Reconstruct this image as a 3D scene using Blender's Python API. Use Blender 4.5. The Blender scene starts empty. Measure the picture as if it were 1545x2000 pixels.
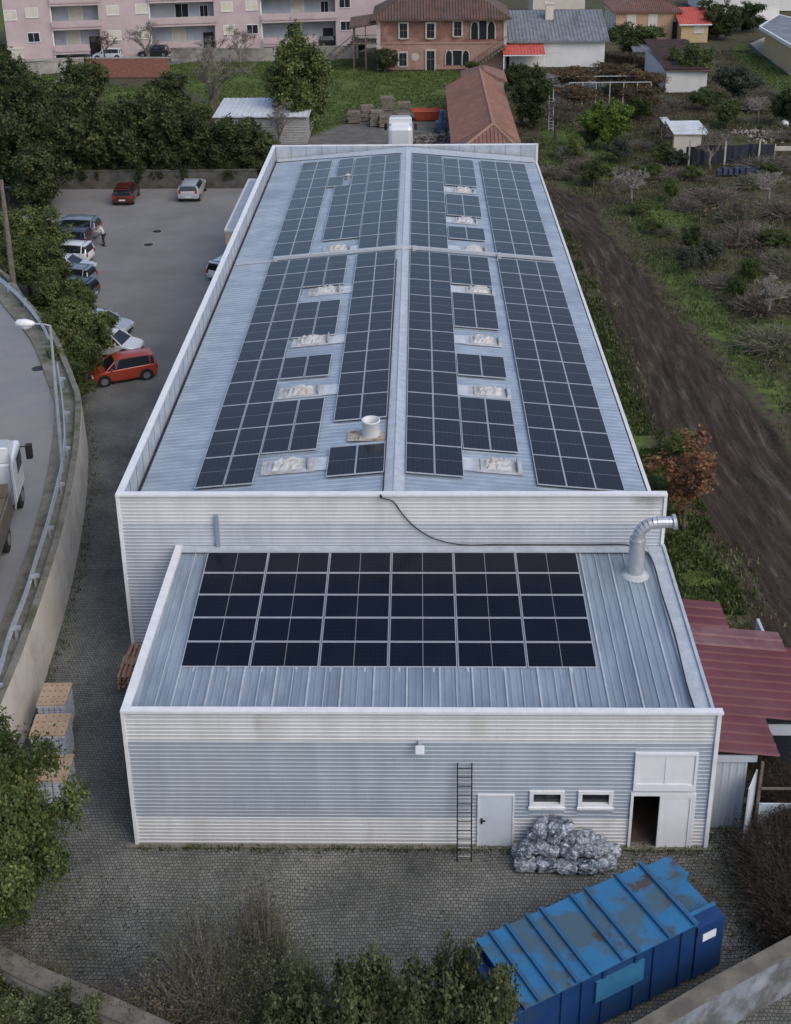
import bpy, math, random
import numpy as np
from mathutils import Matrix, Vector
R = math.radians
C = bpy.context.scene.collection
scene = bpy.context.scene

# ---------------------------------------------------------------- camera
FPX, VY, WPX, HPX = 2440.2, 644.2, 1545.0, 2000.0
CAM = Vector((8.666, -29.2375, 28.8568))
_y, _p, _r = R(-1.238), R(22.189), R(-.658)
_F = Vector((math.sin(_y)*math.cos(_p), math.cos(_y)*math.cos(_p), -math.sin(_p)))
_R = Vector((math.cos(_y), -math.sin(_y), 0)); _U = _R.cross(_F)
_R2 = _R*math.cos(_r)+_U*math.sin(_r); _U2 = -_R*math.sin(_r)+_U*math.cos(_r)
cd = bpy.data.cameras.new('camera'); cam = bpy.data.objects.new('camera', cd); C.objects.link(cam)
cd.sensor_fit = 'HORIZONTAL'; cd.sensor_width = 36; cd.lens = FPX/WPX*36
cd.shift_y = (VY-HPX/2)/WPX; cd.clip_end = 2000; cd.clip_start = .5
m = Matrix((_R2, _U2, -_F)).transposed().to_4x4(); m.translation = CAM
cam.matrix_world = m; scene.camera = cam

# ---------------------------------------------------------------- light (overcast late afternoon)
w = bpy.data.worlds.new('World'); scene.world = w; w.use_nodes = True
nt = w.node_tree; bg = nt.nodes['Background']
sky = nt.nodes.new('ShaderNodeTexSky'); sky.sky_type = 'NISHITA'; sky.sun_disc = False
SUN_EL, SUN_AZ = 46, 135            # azimuth clockwise from +Y
sky.sun_elevation = R(SUN_EL); sky.sun_rotation = R(SUN_AZ); sky.dust_density = 2.6; sky.air_density = 1.0
nt.links.new(sky.outputs[0], bg.inputs[0]); bg.inputs[1].default_value = 0.13
sl = bpy.data.lights.new('sun', 'SUN'); sl.energy = 0.7; sl.angle = R(45); sl.color = (1, .97, .94)
so = bpy.data.objects.new('sun', sl); C.objects.link(so)
_d = Vector((math.sin(R(SUN_AZ))*math.cos(R(SUN_EL)), math.cos(R(SUN_AZ))*math.cos(R(SUN_EL)), math.sin(R(SUN_EL))))
so.rotation_euler = (-_d).to_track_quat('-Z', 'Y').to_euler(); so.location = (0, 0, 60)
scene.view_settings.view_transform = 'Standard'; scene.view_settings.look = 'None'
scene.view_settings.exposure = 0.52; scene.view_settings.gamma = 1

# surveying helpers: pixel of the photo -> true point on a level plane / on a plane y = const
def _ray(u, v): return _F*FPX+_R2*(u-WPX/2)-_U2*(v-VY)
def G(u, v, z=0.0):
    d = _ray(u, v); q = CAM+d*((z-CAM.z)/d.z); return Vector((q.x, q.y, z))
def GY(u, v, y):
    d = _ray(u, v); return CAM+d*((y-CAM.y)/d.y)
def GL(u, v, a, b):
    """point on the vertical plane through a and b (2D): distance along ab, height"""
    a = Vector(a); b = Vector(b); t = (b-a).normalized(); n = Vector((t.y, -t.x))
    d = _ray(u, v); k = ((a-CAM.xy).dot(n))/(d.xy.dot(n)); q = CAM+d*k
    return (q.xy-a).dot(t), q.z

# ---------------------------------------------------------------- mesh builder
class MB:
    def __init__(s): s.v = []; s.f = []; s.m = []
    def add(s, vs, fs, m=0):
        o = len(s.v); s.v += [tuple(p) for p in vs]
        s.f += [tuple(i+o for i in f) for f in fs]; s.m += [m]*len(fs)
    def box(s, x0, x1, y0, y1, z0, z1, m=0, M=None):
        vs = [(x, y, z) for z in (z0, z1) for y in (y0, y1) for x in (x0, x1)]
        if M is not None: vs = [M@Vector(p) for p in vs]
        s.add(vs, [(0, 2, 3, 1), (4, 5, 7, 6), (0, 1, 5, 4), (2, 6, 7, 3), (0, 4, 6, 2), (1, 3, 7, 5)], m); return s
    def quad(s, a, b, c, d, m=0): s.add([a, b, c, d], [(0, 1, 2, 3)], m); return s
    def poly(s, pts, m=0): s.add(pts, [tuple(range(len(pts)))], m); return s
    def prism(s, pts, z0, z1, m=0):
        n = len(pts); a = sum(pts[i][0]*pts[(i+1) % n][1]-pts[(i+1) % n][0]*pts[i][1] for i in range(n))
        if a < 0: pts = pts[::-1]
        vs = [(p[0], p[1], z0) for p in pts]+[(p[0], p[1], z1) for p in pts]
        s.add(vs, [tuple(range(n))[::-1], tuple(range(n, 2*n))]+[(i, (i+1) % n, n+(i+1) % n, n+i) for i in range(n)], m); return s
    def tube(s, path, r, n=8, m=0, cap=True):
        path = [Vector(p) for p in path]; rs = r if isinstance(r, (list, tuple)) else [r]*len(path)
        rings = []; up = None
        for i, p in enumerate(path):
            t = (path[min(i+1, len(path)-1)]-path[max(i-1, 0)]).normalized()
            if up is None: up = Vector((0, 0, 1)) if abs(t.z) < .9 else Vector((1, 0, 0))
            a = t.cross(up).normalized(); b = t.cross(a).normalized(); up = -b if False else up
            if abs(t.dot(up)) > .95: up = Vector((1, 0, 0)) if abs(t.x) < .9 else Vector((0, 1, 0))
            rings.append([p+(a*math.cos(k*2*math.pi/n)+b*math.sin(k*2*math.pi/n))*rs[i] for k in range(n)])
        vs = [q for rg in rings for q in rg]
        fs = [(i*n+k, i*n+(k+1) % n, (i+1)*n+(k+1) % n, (i+1)*n+k) for i in range(len(path)-1) for k in range(n)]
        if cap: fs += [tuple(range(n))[::-1], tuple(range(len(vs)-n, len(vs)))]
        s.add(vs, fs, m); return s
    def ribs(s, O, U, V, N, pitch=.25, rw=.35, h=.03, m=0):
        """ribbed sheet: ribs repeat along U and run along V, raised along N"""
        O, U, V, N = Vector(O), Vector(U), Vector(V), Vector(N).normalized()
        L = U.length; n = max(1, round(L/pitch)); p = L/n; u = U/L; prof = []
        for i in range(n):
            a = i*p; prof += [(a, 0), (a+p*(1-rw)*.9, 0), (a+p*(1-rw*.75), h), (a+p*(1-rw*.25), h)]
        prof.append((L, 0))
        vs = []
        for a, hh in prof: q = O+u*a+N*hh; vs += [q, q+V]
        s.add(vs, [(2*i, 2*i+2, 2*i+3, 2*i+1) for i in range(len(prof)-1)], m); return s
    def build(s, name, mats, parent=None, smooth=False, bevel=0):
        me = bpy.data.meshes.new(name); me.from_pydata(s.v, [], s.f)
        if not isinstance(mats, (list, tuple)): mats = [mats]
        for q in mats: me.materials.append(q)
        me.polygons.foreach_set('material_index', s.m)
        if smooth: me.polygons.foreach_set('use_smooth', [True]*len(s.f))
        me.update(); o = bpy.data.objects.new(name, me); C.objects.link(o)
        if parent is not None: o.parent = parent
        if bevel:
            b = o.modifiers.new('bevel', 'BEVEL'); b.width = bevel; b.segments = 2; b.limit_method = 'ANGLE'
        return o

def tag(o, label=None, cat=None, group=None, kind=None):
    if label: o['label'] = label
    if cat: o['category'] = cat
    if group: o['group'] = group
    if kind: o['kind'] = kind
    return o
def thing(name, label, cat, loc=(0, 0, 0), rz=0, group=None):
    o = bpy.data.objects.new(name, None); C.objects.link(o); o.location = loc; o.rotation_euler = (0, 0, rz)
    o.empty_display_size = .3
    return tag(o, label, cat, group)
def copy_tree(root):
    r = root.copy(); C.objects.link(r)
    for ch in list(root.children):
        c = ch.copy(); C.objects.link(c); c.parent = r
        for g in list(ch.children):
            d = g.copy(); C.objects.link(d); d.parent = c
    return r

# ---------------------------------------------------------------- materials
def mat(name, c1, c2=None, scale=2.0, rough=.7, metal=0.0, bump=0.0, bscale=None, c3=None, s3=.3, stretch=None, spec=.5, coords='world', detail=6, lo=.38, hi=.62, coat=0):
    m = bpy.data.materials.new(name); m.use_nodes = True; nt = m.node_tree; N = nt.nodes; L = nt.links
    b = N['Principled BSDF']; b.inputs['Roughness'].default_value = rough; b.inputs['Metallic'].default_value = metal
    b.inputs['Specular IOR Level'].default_value = spec; b.inputs['Coat Weight'].default_value = coat
    b.inputs['Base Color'].default_value = (*c1, 1)
    if c2 is None and not bump: return m
    if coords == 'world': vec = N.new('ShaderNodeNewGeometry').outputs['Position']
    else: vec = N.new('ShaderNodeTexCoord').outputs['Object']
    if stretch:
        mp = N.new('ShaderNodeMapping'); mp.inputs['Scale'].default_value = stretch; L.new(vec, mp.inputs[0]); vec = mp.outputs[0]
    def noise(sc, det=detail):
        n = N.new('ShaderNodeTexNoise'); n.inputs['Scale'].default_value = sc; n.inputs['Detail'].default_value = det
        n.inputs['Roughness'].default_value = .62; L.new(vec, n.inputs['Vector']); return n
    if c2 is not None:
        n = noise(scale); rp = N.new('ShaderNodeValToRGB'); L.new(n.outputs[0], rp.inputs[0])
        rp.color_ramp.elements[0].position = lo; rp.color_ramp.elements[1].position = hi
        rp.color_ramp.elements[0].color = (*c1, 1); rp.color_ramp.elements[1].color = (*c2, 1); col = rp.outputs[0]
        if c3 is not None:
            n3 = noise(s3); r3 = N.new('ShaderNodeValToRGB'); L.new(n3.outputs[0], r3.inputs[0])
            r3.color_ramp.elements[0].position = .52; r3.color_ramp.elements[1].position = .66
            mx = N.new('ShaderNodeMixRGB'); L.new(r3.outputs[0], mx.inputs[0]); L.new(col, mx.inputs[1]); mx.inputs[2].default_value = (*c3, 1); col = mx.outputs[0]
        L.new(col, b.inputs['Base Color'])
    if bump:
        bn = noise(bscale or scale*4); bp = N.new('ShaderNodeBump'); bp.inputs['Strength'].default_value = bump; bp.inputs['Distance'].default_value = .05
        L.new(bn.outputs[0], bp.inputs['Height']); L.new(bp.outputs[0], b.inputs['Normal'])
    return m
def leafmat(name, dark, mid, light, tr=.25):
    m = bpy.data.materials.new(name); m.use_nodes = True; nt = m.node_tree; N = nt.nodes; L = nt.links
    b = N['Principled BSDF']; b.inputs['Roughness'].default_value = .62; b.inputs['Specular IOR Level'].default_value = .25
    g = N.new('ShaderNodeNewGeometry'); rp = N.new('ShaderNodeValToRGB'); e = rp.color_ramp.elements
    e[0].color = (*dark, 1); e[1].color = (*light, 1); e.new(.55).color = (*mid, 1)
    n = N.new('ShaderNodeTexNoise'); n.inputs['Scale'].default_value = .8; L.new(g.outputs['Position'], n.inputs['Vector'])
    ma = N.new('ShaderNodeMath'); ma.operation = 'MULTIPLY_ADD'; ma.inputs[1].default_value = .55
    mb = N.new('ShaderNodeMath'); mb.operation = 'MULTIPLY_ADD'; mb.inputs[1].default_value = 1.6; mb.inputs[2].default_value = -.58
    oi = N.new('ShaderNodeObjectInfo'); mo = N.new('ShaderNodeMath'); mo.operation = 'MULTIPLY_ADD'; mo.inputs[1].default_value = .30; L.new(oi.outputs['Random'], mo.inputs[0]); L.new(mb.outputs[0], mo.inputs[2])
    mb.inputs[2].default_value = -.72
    L.new(n.outputs[0], mb.inputs[0]); L.new(g.outputs['Random Per Island'], ma.inputs[0]); L.new(mo.outputs[0], ma.inputs[2])
    L.new(ma.outputs[0], rp.inputs[0]); L.new(rp.outputs[0], b.inputs['Base Color'])
    t = N.new('ShaderNodeBsdfTranslucent'); L.new(rp.outputs[0], t.inputs[0]); mx = N.new('ShaderNodeMixShader'); mx.inputs[0].default_value = tr
    L.new(b.outputs[0], mx.inputs[1]); L.new(t.outputs[0], mx.inputs[2]); L.new(mx.outputs[0], N['Material Output'].inputs[0])
    return m

M = {}
M['roof'] = mat('galvanised_roof', (.29, .35, .415), (.38, .445, .51), .9, .42, .25, stretch=(1, 1.6, 1), c3=(.26, .315, .375), s3=.25)
M['roof2'] = mat('galvanised_roof_small', (.23, .285, .345), (.32, .38, .44), 1.4, .42, .25, stretch=(1.6, .35, 1), c3=(.20, .245, .30), s3=.35)
M['seam'] = mat('seam_metal', (.52, .56, .60), (.42, .46, .5), 3, .45, .2)
M['white'] = mat('white_cladding', (.54, .55, .56), (.61, .62, .63), .8, .55, 0, stretch=(1.6, 1, .3), c3=(.515, .515, .51), s3=.5)
def soot(m, P, r0, r1, sc, col):
    nt = m.node_tree; N = nt.nodes; L = nt.links; bs = N['Principled BSDF']; old = bs.inputs['Base Color'].links[0].from_socket
    g = N.new('ShaderNodeNewGeometry'); a = N.new('ShaderNodeVectorMath'); a.operation = 'SUBTRACT'; L.new(g.outputs['Position'], a.inputs[0]); a.inputs[1].default_value = P
    s = N.new('ShaderNodeVectorMath'); s.operation = 'MULTIPLY'; L.new(a.outputs[0], s.inputs[0]); s.inputs[1].default_value = sc
    ln = N.new('ShaderNodeVectorMath'); ln.operation = 'LENGTH'; L.new(s.outputs[0], ln.inputs[0])
    nz = N.new('ShaderNodeTexNoise'); nz.inputs['Scale'].default_value = 4; L.new(g.outputs['Position'], nz.inputs['Vector'])
    ad = N.new('ShaderNodeMath'); ad.operation = 'MULTIPLY_ADD'; L.new(nz.outputs[0], ad.inputs[0]); ad.inputs[1].default_value = r1*.7; L.new(ln.outputs['Value'], ad.inputs[2])
    mr = N.new('ShaderNodeMapRange'); L.new(ad.outputs[0], mr.inputs[0]); mr.inputs[1].default_value = r0; mr.inputs[2].default_value = r1*1.3; mr.inputs[3].default_value = .75; mr.inputs[4].default_value = 0
    x = N.new('ShaderNodeMixRGB'); L.new(mr.outputs[0], x.inputs[0]); L.new(old, x.inputs[1]); x.inputs[2].default_value = (*col, 1); L.new(x.outputs[0], bs.inputs['Base Color'])
soot(M['white'], (16.55, 8.84, 6.98), .12, .75, (1, 1, 1.7), (.10, .075, .055))
soot(M['white'], (3.9, 0, 4.6), .05, .35, (1.6, 1, .7), (.36, .35, .33)); soot(M['white'], (10.2, 0, 4.5), .05, .5, (1.2, 1, .9), (.42, .41, .38))
M['grey'] = mat('grey_cladding', (.33, .375, .43), (.395, .44, .495), .9, .5, .1, stretch=(1.6, 1, .3), c3=(.36, .40, .45), s3=.4)
M['greyl'] = mat('light_grey_cladding', (.40, .435, .48), (.48, .51, .55), .9, .5, .1, stretch=(1.6, 1, .3))
M['trim'] = mat('white_trim', (.66, .67, .68), (.74, .75, .76), 3, .45)
M['inner'] = mat('parapet_back', (.32, .36, .42), (.44, .48, .54), 1.0, .5, .1, c3=(.5, .5, .5), s3=.8)
M['gutter'] = mat('dark_gutter', (.02, .022, .028), (.04, .04, .045), 4, .6)
M['dark'] = mat('dark_metal', (.025, .027, .03), rough=.5, metal=.3)
M['black'] = mat('black_rubber', (.012, .012, .013), rough=.6)
M['alu'] = mat('aluminium', (.62, .63, .65), rough=.38, metal=.5)
M['steel'] = mat('zinc_steel', (.42, .44, .47), (.52, .54, .57), 5, .4, .5)
M['door'] = mat('white_door', (.68, .70, .72), (.74, .75, .77), 2, .4)
M['doorb'] = mat('blueish_door', (.55, .61, .68), (.6, .66, .72), 2, .4)
M['glassdark'] = mat('window_glass', (.02, .025, .03), rough=.08, spec=.6)
M['asphalt'] = mat('asphalt', (.185, .19, .20), (.22, .222, .225), .35, .85, 0, .25, 30, c3=(.25, .24, .22), s3=.12)
M['concrete'] = mat('concrete', (.25, .235, .21), (.34, .32, .285), 1.2, .85, 0, .3, 12, c3=(.15, .14, .12), s3=.5)
M['concwall'] = mat('retaining_wall_concrete', (.58, .53, .455), (.68, .63, .555), .9, .85, 0, .3, 10, c3=(.50, .45, .38), s3=.6)
M['moss'] = mat('mossy_concrete', (.13, .125, .10), (.20, .19, .16), 1.5, .9, 0, .4, 14, c3=(.075, .085, .04), s3=.9)
M['tile'] = mat('clay_tiles', (.175, .088, .068), (.235, .125, .098), 1.4, .85, 0, .5, 8, c3=(.16, .09, .07), s3=.35)
M['tileold'] = mat('weathered_clay_tiles', (.075, .052, .042), (.14, .075, .058), 1.0, .9, 0, .5, 8, c3=(.10, .085, .07), s3=.4)
M['redroof'] = mat('red_sheet', (.42, .07, .05), (.48, .10, .07), 1, .6)
M['maroon'] = mat('maroon_sheet', (.11, .028, .036), (.14, .036, .045), .6, .6, .0, c3=(.15, .055, .066), s3=.18)
M['maroonold'] = mat('faded_sheet', (.19, .10, .105), (.14, .055, .065), 1.5, .6)
M['pink'] = mat('pink_render', (.43, .345, .35), (.485, .39, .395), .5, .9, c3=(.41, .32, .32), s3=.3)
M['bluew'] = mat('pale_blue_render', (.34, .37, .41), (.42, .45, .48), .7, .9)
M['cream'] = mat('cream_shutter', (.52, .48, .40), (.58, .54, .46), 1, .7)
M['redwall'] = mat('peeling_red_render', (.175, .085, .065), (.225, .115, .09), .7, .95, 0, .3, 5, c3=(.30, .18, .14), s3=.6)
M['salmon'] = mat('salmon_render', (.29, .18, .14), (.35, .225, .18), .8, .95, 0, .3, 5, c3=(.26, .13, .09), s3=.7)
M['whitewall'] = mat('white_render', (.60, .60, .58), (.68, .67, .65), .6, .9)
M['orangew'] = mat('ochre_render', (.40, .26, .16), (.45, .30, .19), .6, .9)
M['yelloww'] = mat('yellow_render', (.50, .37, .20), (.54, .41, .24), .6, .9)
M['stone'] = mat('stone_trim', (.38, .35, .30), (.46, .43, .38), 2, .9)
M['oldwood'] = mat('old_wood', (.10, .08, .06), (.17, .14, .11), 4, .85)
M['palwood'] = mat('pallet_wood', (.22, .16, .10), (.34, .25, .16), 5, .85)
M['bark'] = mat('bark', (.07, .055, .045), (.12, .10, .08), 6, .95, 0, .5, 20)
M['twig'] = mat('grey_twigs', (.14, .12, .10), (.21, .185, .16), 2, .95)
M['twigpale'] = mat('pale_twigs', (.20, .18, .16), (.28, .25, .22), 2, .95)
M['brick'] = mat('brick_red', (.20, .08, .055), (.26, .12, .085), 3, .95)
M['tyre'] = mat('tyre', (.014, .014, .015), rough=.75)
M['rim'] = mat('wheel_rim', (.32, .33, .35), rough=.35, metal=.7)
M['carglass'] = mat('car_glass', (.012, .015, .018), rough=.05, spec=.7)
M['lampred'] = mat('red_lens', (.35, .02, .015), rough=.25)
M['lampwhite'] = mat('clear_lens', (.55, .57, .6), rough=.15)
M['plate'] = mat('number_plate', (.6, .6, .58), rough=.5)
M['skin'] = mat('skin', (.42, .26, .19), rough=.6)
M['shirt'] = mat('light_shirt', (.50, .49, .46), rough=.85)
M['jeans'] = mat('dark_trousers', (.015, .017, .025), rough=.9)
M['hair'] = mat('dark_hair', (.02, .014, .01), rough=.7)
M['dome'] = mat('weathered_dome', (.38, .38, .37), (.50, .51, .51), 4, .45, 0, .4, 10, c3=(.40, .34, .26), s3=2.0)
M['sealant'] = mat('dirty_sealant', (.38, .40, .42), (.47, .49, .51), 3, .7, c3=(.33, .30, .26), s3=1.6)
def paint(name, c, rough=.3): return mat(name, c, rough=rough, metal=.15, coat=.6)
L_EVER = leafmat('evergreen_leaves', (.018, .030, .010), (.050, .068, .023), (.13, .145, .052))
L_OLIVE = leafmat('olive_green_leaves', (.030, .046, .013), (.080, .108, .032), (.19, .215, .07))
L_BRIGHT = leafmat('bright_leaves', (.035, .065, .012), (.085, .14, .02), (.16, .22, .04))
L_GREY = leafmat('greyish_leaves', (.03, .04, .03), (.065, .078, .055), (.11, .12, .09))
L_RUST = leafmat('rusty_leaves', (.09, .04, .02), (.18, .085, .045), (.28, .16, .08))
L_GRASS = leafmat('grass_blades', (.028, .044, .013), (.060, .090, .024), (.11, .14, .042))
L_DRY = leafmat('dry_weeds', (.045, .035, .024), (.11, .085, .055), (.20, .155, .10))
L_WISP = leafmat('wispy_leaves', (.05, .05, .032), (.09, .09, .055), (.16, .16, .10))
L_VINE = leafmat('vine_leaves', (.05, .04, .022), (.10, .075, .04), (.19, .11, .06))
L_SOFT = leafmat('soft_green_leaves', (.042, .054, .024), (.09, .11, .046), (.17, .19, .09))
L_BRAM = leafmat('bramble', (.018, .014, .010), (.045, .034, .024), (.085, .065, .045))

def panelmat(name, base, lines, nx, ny, midaxis, spec=.42):
    """half-cut silicon cells: fine bus-bar grid and one brighter mid line"""
    m = bpy.data.materials.new(name); m.use_nodes = True; nt = m.node_tree; N = nt.nodes; L = nt.links
    b = N['Principled BSDF']; b.inputs['Roughness'].default_value = .16; b.inputs['IOR'].default_value = 1.5; b.inputs['Specular IOR Level'].default_value = spec
    tc = N.new('ShaderNodeTexCoord'); sp = N.new('ShaderNodeSeparateXYZ'); L.new(tc.outputs['Object'], sp.inputs[0])
    def line(axis, pitch, wd):
        a = N.new('ShaderNodeMath'); a.operation = 'DIVIDE'; L.new(sp.outputs[axis], a.inputs[0]); a.inputs[1].default_value = pitch
        f = N.new('ShaderNodeMath'); f.operation = 'FRACT'; L.new(a.outputs[0], f.inputs[0])
        s = N.new('ShaderNodeMath'); s.operation = 'SUBTRACT'; L.new(f.outputs[0], s.inputs[0]); s.inputs[1].default_value = .5
        ab = N.new('ShaderNodeMath'); ab.operation = 'ABSOLUTE'; L.new(s.outputs[0], ab.inputs[0])
        g = N.new('ShaderNodeMath'); g.operation = 'GREATER_THAN'; L.new(ab.outputs[0], g.inputs[0]); g.inputs[1].default_value = .5-wd/pitch/2
        return g.outputs[0]
    g1 = line(0, nx, .008); g2 = line(1, ny, .008)
    mx = N.new('ShaderNodeMath'); mx.operation = 'MAXIMUM'; L.new(g1, mx.inputs[0]); L.new(g2, mx.inputs[1])
    ab = N.new('ShaderNodeMath'); ab.operation = 'ABSOLUTE'; L.new(sp.outputs[midaxis], ab.inputs[0])
    lt = N.new('ShaderNodeMath'); lt.operation = 'LESS_THAN'; L.new(ab.outputs[0], lt.inputs[0]); lt.inputs[1].default_value = .011
    oi = N.new('ShaderNodeObjectInfo'); tr = N.new('ShaderNodeValToRGB'); L.new(oi.outputs['Random'], tr.inputs[0])
    e = tr.color_ramp.elements; e[0].color = (*base, 1); e[1].color = (base[0]*1.6, base[1]*1.45, base[2]*1.35, 1); e.new(.9).color = (base[0]*.9, base[1]*1.05, base[2]*1.5, 1)
    nz = N.new('ShaderNodeTexNoise'); nz.inputs['Scale'].default_value = .9; nz.inputs['Detail'].default_value = 5; L.new(N.new('ShaderNodeNewGeometry').outputs['Position'], nz.inputs['Vector'])
    dr = N.new('ShaderNodeMapRange'); L.new(nz.outputs[0], dr.inputs[0]); dr.inputs[1].default_value = .4; dr.inputs[2].default_value = .75; dr.inputs[3].default_value = 0; dr.inputs[4].default_value = .07 if spec > .5 else .02
    d = N.new('ShaderNodeMixRGB'); L.new(dr.outputs[0], d.inputs[0]); L.new(tr.outputs[0], d.inputs[1]); d.inputs[2].default_value = (.12, .12, .12, 1)
    a = N.new('ShaderNodeMixRGB'); L.new(mx.outputs[0], a.inputs[0]); L.new(d.outputs[0], a.inputs[1]); a.inputs[2].default_value = (*lines, 1)
    if midaxis == 1: b.inputs['Sheen Weight'].default_value = .03; b.inputs['Sheen Roughness'].default_value = .25; b.inputs['Sheen Tint'].default_value = (.85, .88, .92, 1)
    c = N.new('ShaderNodeMixRGB'); L.new(lt.outputs[0], c.inputs[0]); L.new(a.outputs[0], c.inputs[1]); c.inputs[2].default_value = (.20, .20, .20, 1)
    L.new(c.outputs[0], b.inputs['Base Color'])
    rr = N.new('ShaderNodeMapRange'); L.new(nz.outputs[0], rr.inputs[0]); rr.inputs[3].default_value = .10; rr.inputs[4].default_value = .26; L.new(rr.outputs[0], b.inputs['Roughness'])
    return m
M['cell_main'] = panelmat('solar_cells', (.008, .007, .010), (.040, .038, .042), 1.05/6, 2.25/24, 1)
M['cell_annex'] = panelmat('dark_solar_cells', (.0025, .004, .009), (.010, .014, .024), 2.094/24, 1.134/6, 0, .28)
def cobble():
    m = bpy.data.materials.new('cobbles'); m.use_nodes = True; nt = m.node_tree; N = nt.nodes; L = nt.links
    b = N['Principled BSDF']; b.inputs['Roughness'].default_value = .8
    g = N.new('ShaderNodeNewGeometry'); nz = N.new('ShaderNodeTexNoise'); nz.inputs['Scale'].default_value = .6; L.new(g.outputs['Position'], nz.inputs['Vector'])
    wv = N.new('ShaderNodeVectorMath'); wv.operation = 'MULTIPLY_ADD'; L.new(nz.outputs['Color'], wv.inputs[0]); wv.inputs[1].default_value = (.35, .35, 0); L.new(g.outputs['Position'], wv.inputs[2])
    br = N.new('ShaderNodeTexBrick'); L.new(wv.outputs[0], br.inputs['Vector']); br.inputs['Scale'].default_value = 1
    br.inputs['Brick Width'].default_value = .125; br.inputs['Row Height'].default_value = .115; br.inputs['Mortar Size'].default_value = .014; br.inputs['Mortar Smooth'].default_value = .4
    br.inputs['Color1'].default_value = (.085, .09, .09, 1); br.inputs['Color2'].default_value = (.13, .135, .135, 1); br.inputs['Mortar'].default_value = (.032, .034, .028, 1)
    n2 = N.new('ShaderNodeTexNoise'); n2.inputs['Scale'].default_value = .28; n2.inputs['Detail'].default_value = 8; n2.inputs['Roughness'].default_value = .65; L.new(g.outputs['Position'], n2.inputs['Vector'])
    rp = N.new('ShaderNodeValToRGB'); L.new(n2.outputs[0], rp.inputs[0]); rp.color_ramp.elements[0].position = .35; rp.color_ramp.elements[1].position = .7
    rp.color_ramp.elements[0].color = (.66, .67, .62, 1); rp.color_ramp.elements[1].color = (2.0, 1.9, 1.72, 1)
    mu = N.new('ShaderNodeMixRGB'); mu.blend_type = 'MULTIPLY'; mu.inputs[0].default_value = 1; L.new(br.outputs[0], mu.inputs[1]); L.new(rp.outputs[0], mu.inputs[2])
    # the far parking area is a smoother, paler surface
    sp = N.new('ShaderNodeSeparateXYZ'); L.new(g.outputs['Position'], sp.inputs[0]); mr = N.new('ShaderNodeMapRange'); L.new(sp.outputs[1], mr.inputs[0])
    mr.inputs[1].default_value = 24; mr.inputs[2].default_value = 46
    pk = mat_col = N.new('ShaderNodeValToRGB'); L.new(n2.outputs[0], pk.inputs[0]); pk.color_ramp.elements[0].position = .3; pk.color_ramp.elements[1].position = .7
    pk.color_ramp.elements[0].color = (.155, .15, .142, 1); pk.color_ramp.elements[1].color = (.225, .222, .218, 1)
    mx = N.new('ShaderNodeMixRGB'); L.new(mr.outputs[0], mx.inputs[0]); L.new(mu.outputs[0], mx.inputs[1]); L.new(pk.outputs[0], mx.inputs[2])
    L.new(mx.outputs[0], b.inputs['Base Color'])
    bp = N.new('ShaderNodeBump'); bp.inputs['Strength'].default_value = .5; bp.inputs['Distance'].default_value = .02; bp.invert = True
    L.new(br.outputs['Fac'], bp.inputs['Height']); L.new(bp.outputs[0], b.inputs['Normal'])
    return m
M['cobble'] = cobble()

# ================================================================ ground
GX = np.concatenate([np.arange(-400, -75, 25.), np.arange(-75, 75, .5), np.arange(75, 401, 25.)])
GYs = np.concatenate([np.arange(-200, -22, 20.), np.arange(-22, 175, .5), np.arange(175, 900, 40.)])
XX, YY = np.meshgrid(GX, GYs)
def pip(pts, x, y):
    ins = np.zeros(x.shape, bool); n = len(pts)
    for i in range(n):
        x0, y0 = pts[i]; x1, y1 = pts[(i+1) % n]
        if y0 == y1: continue
        c = (y0 > y) != (y1 > y); ins ^= c & (x < (x1-x0)*(y-y0)/(y1-y0)+x0)
    return ins
def blur(a, n=2):
    for _ in range(n):
        a = (a+np.roll(a, 1, 0)+np.roll(a, -1, 0)+np.roll(a, 1, 1)+np.roll(a, -1, 1))/5
    return a
def region(px, z=0): return [tuple(G(u, v, z).xy) for u, v in px]
TRACK = region([(1060, 350), (1085, 420), (1130, 500), (1180, 620), (1225, 740), (1290, 860), (1360, 980), (1400, 1050), (1440, 1130), (1475, 1230), (1490, 1400), (1800, 1500), (1700, 1050), (1545, 880), (1460, 770), (1390, 690), (1310, 600), (1260, 530), (1190, 450), (1150, 390)])
GREEN = [region(p) for p in [
    [(1195, 640), (1225, 700), (1260, 800), (1300, 900), (1350, 1000), (1440, 1100), (1465, 1200), (1300, 1200), (1200, 900), (1150, 640)],
    [(1260, 490), (1330, 500), (1400, 580), (1460, 680), (1545, 760), (1545, 850), (1480, 770), (1400, 670), (1320, 590)],
    [(1200, 400), (1300, 380), (1355, 410), (1350, 460), (1250, 460)],
    [(1055, 250), (1130, 235), (1220, 290), (1200, 350), (1120, 370), (1070, 330)],
    [(1460, 570), (1545, 600), (1545, 700), (1470, 650)],
    [(200, 165), (310, 175), (340, 240), (250, 250), (200, 210)],
    [(330, 120), (540, 105), (660, 110), (740, 140), (990, 135), (990, 200), (880, 235), (700, 205), (660, 250), (610, 265), (420, 200), (340, 160)],
    [(1440, 75), (1480, 100), (1545, 150), (1545, 230), (1510, 170), (1430, 110)],
    [(60, 140), (110, 145), (110, 165), (50, 165)], [(-100, -40), (10, -40), (10, 60), (-100, 60)]]]
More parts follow.
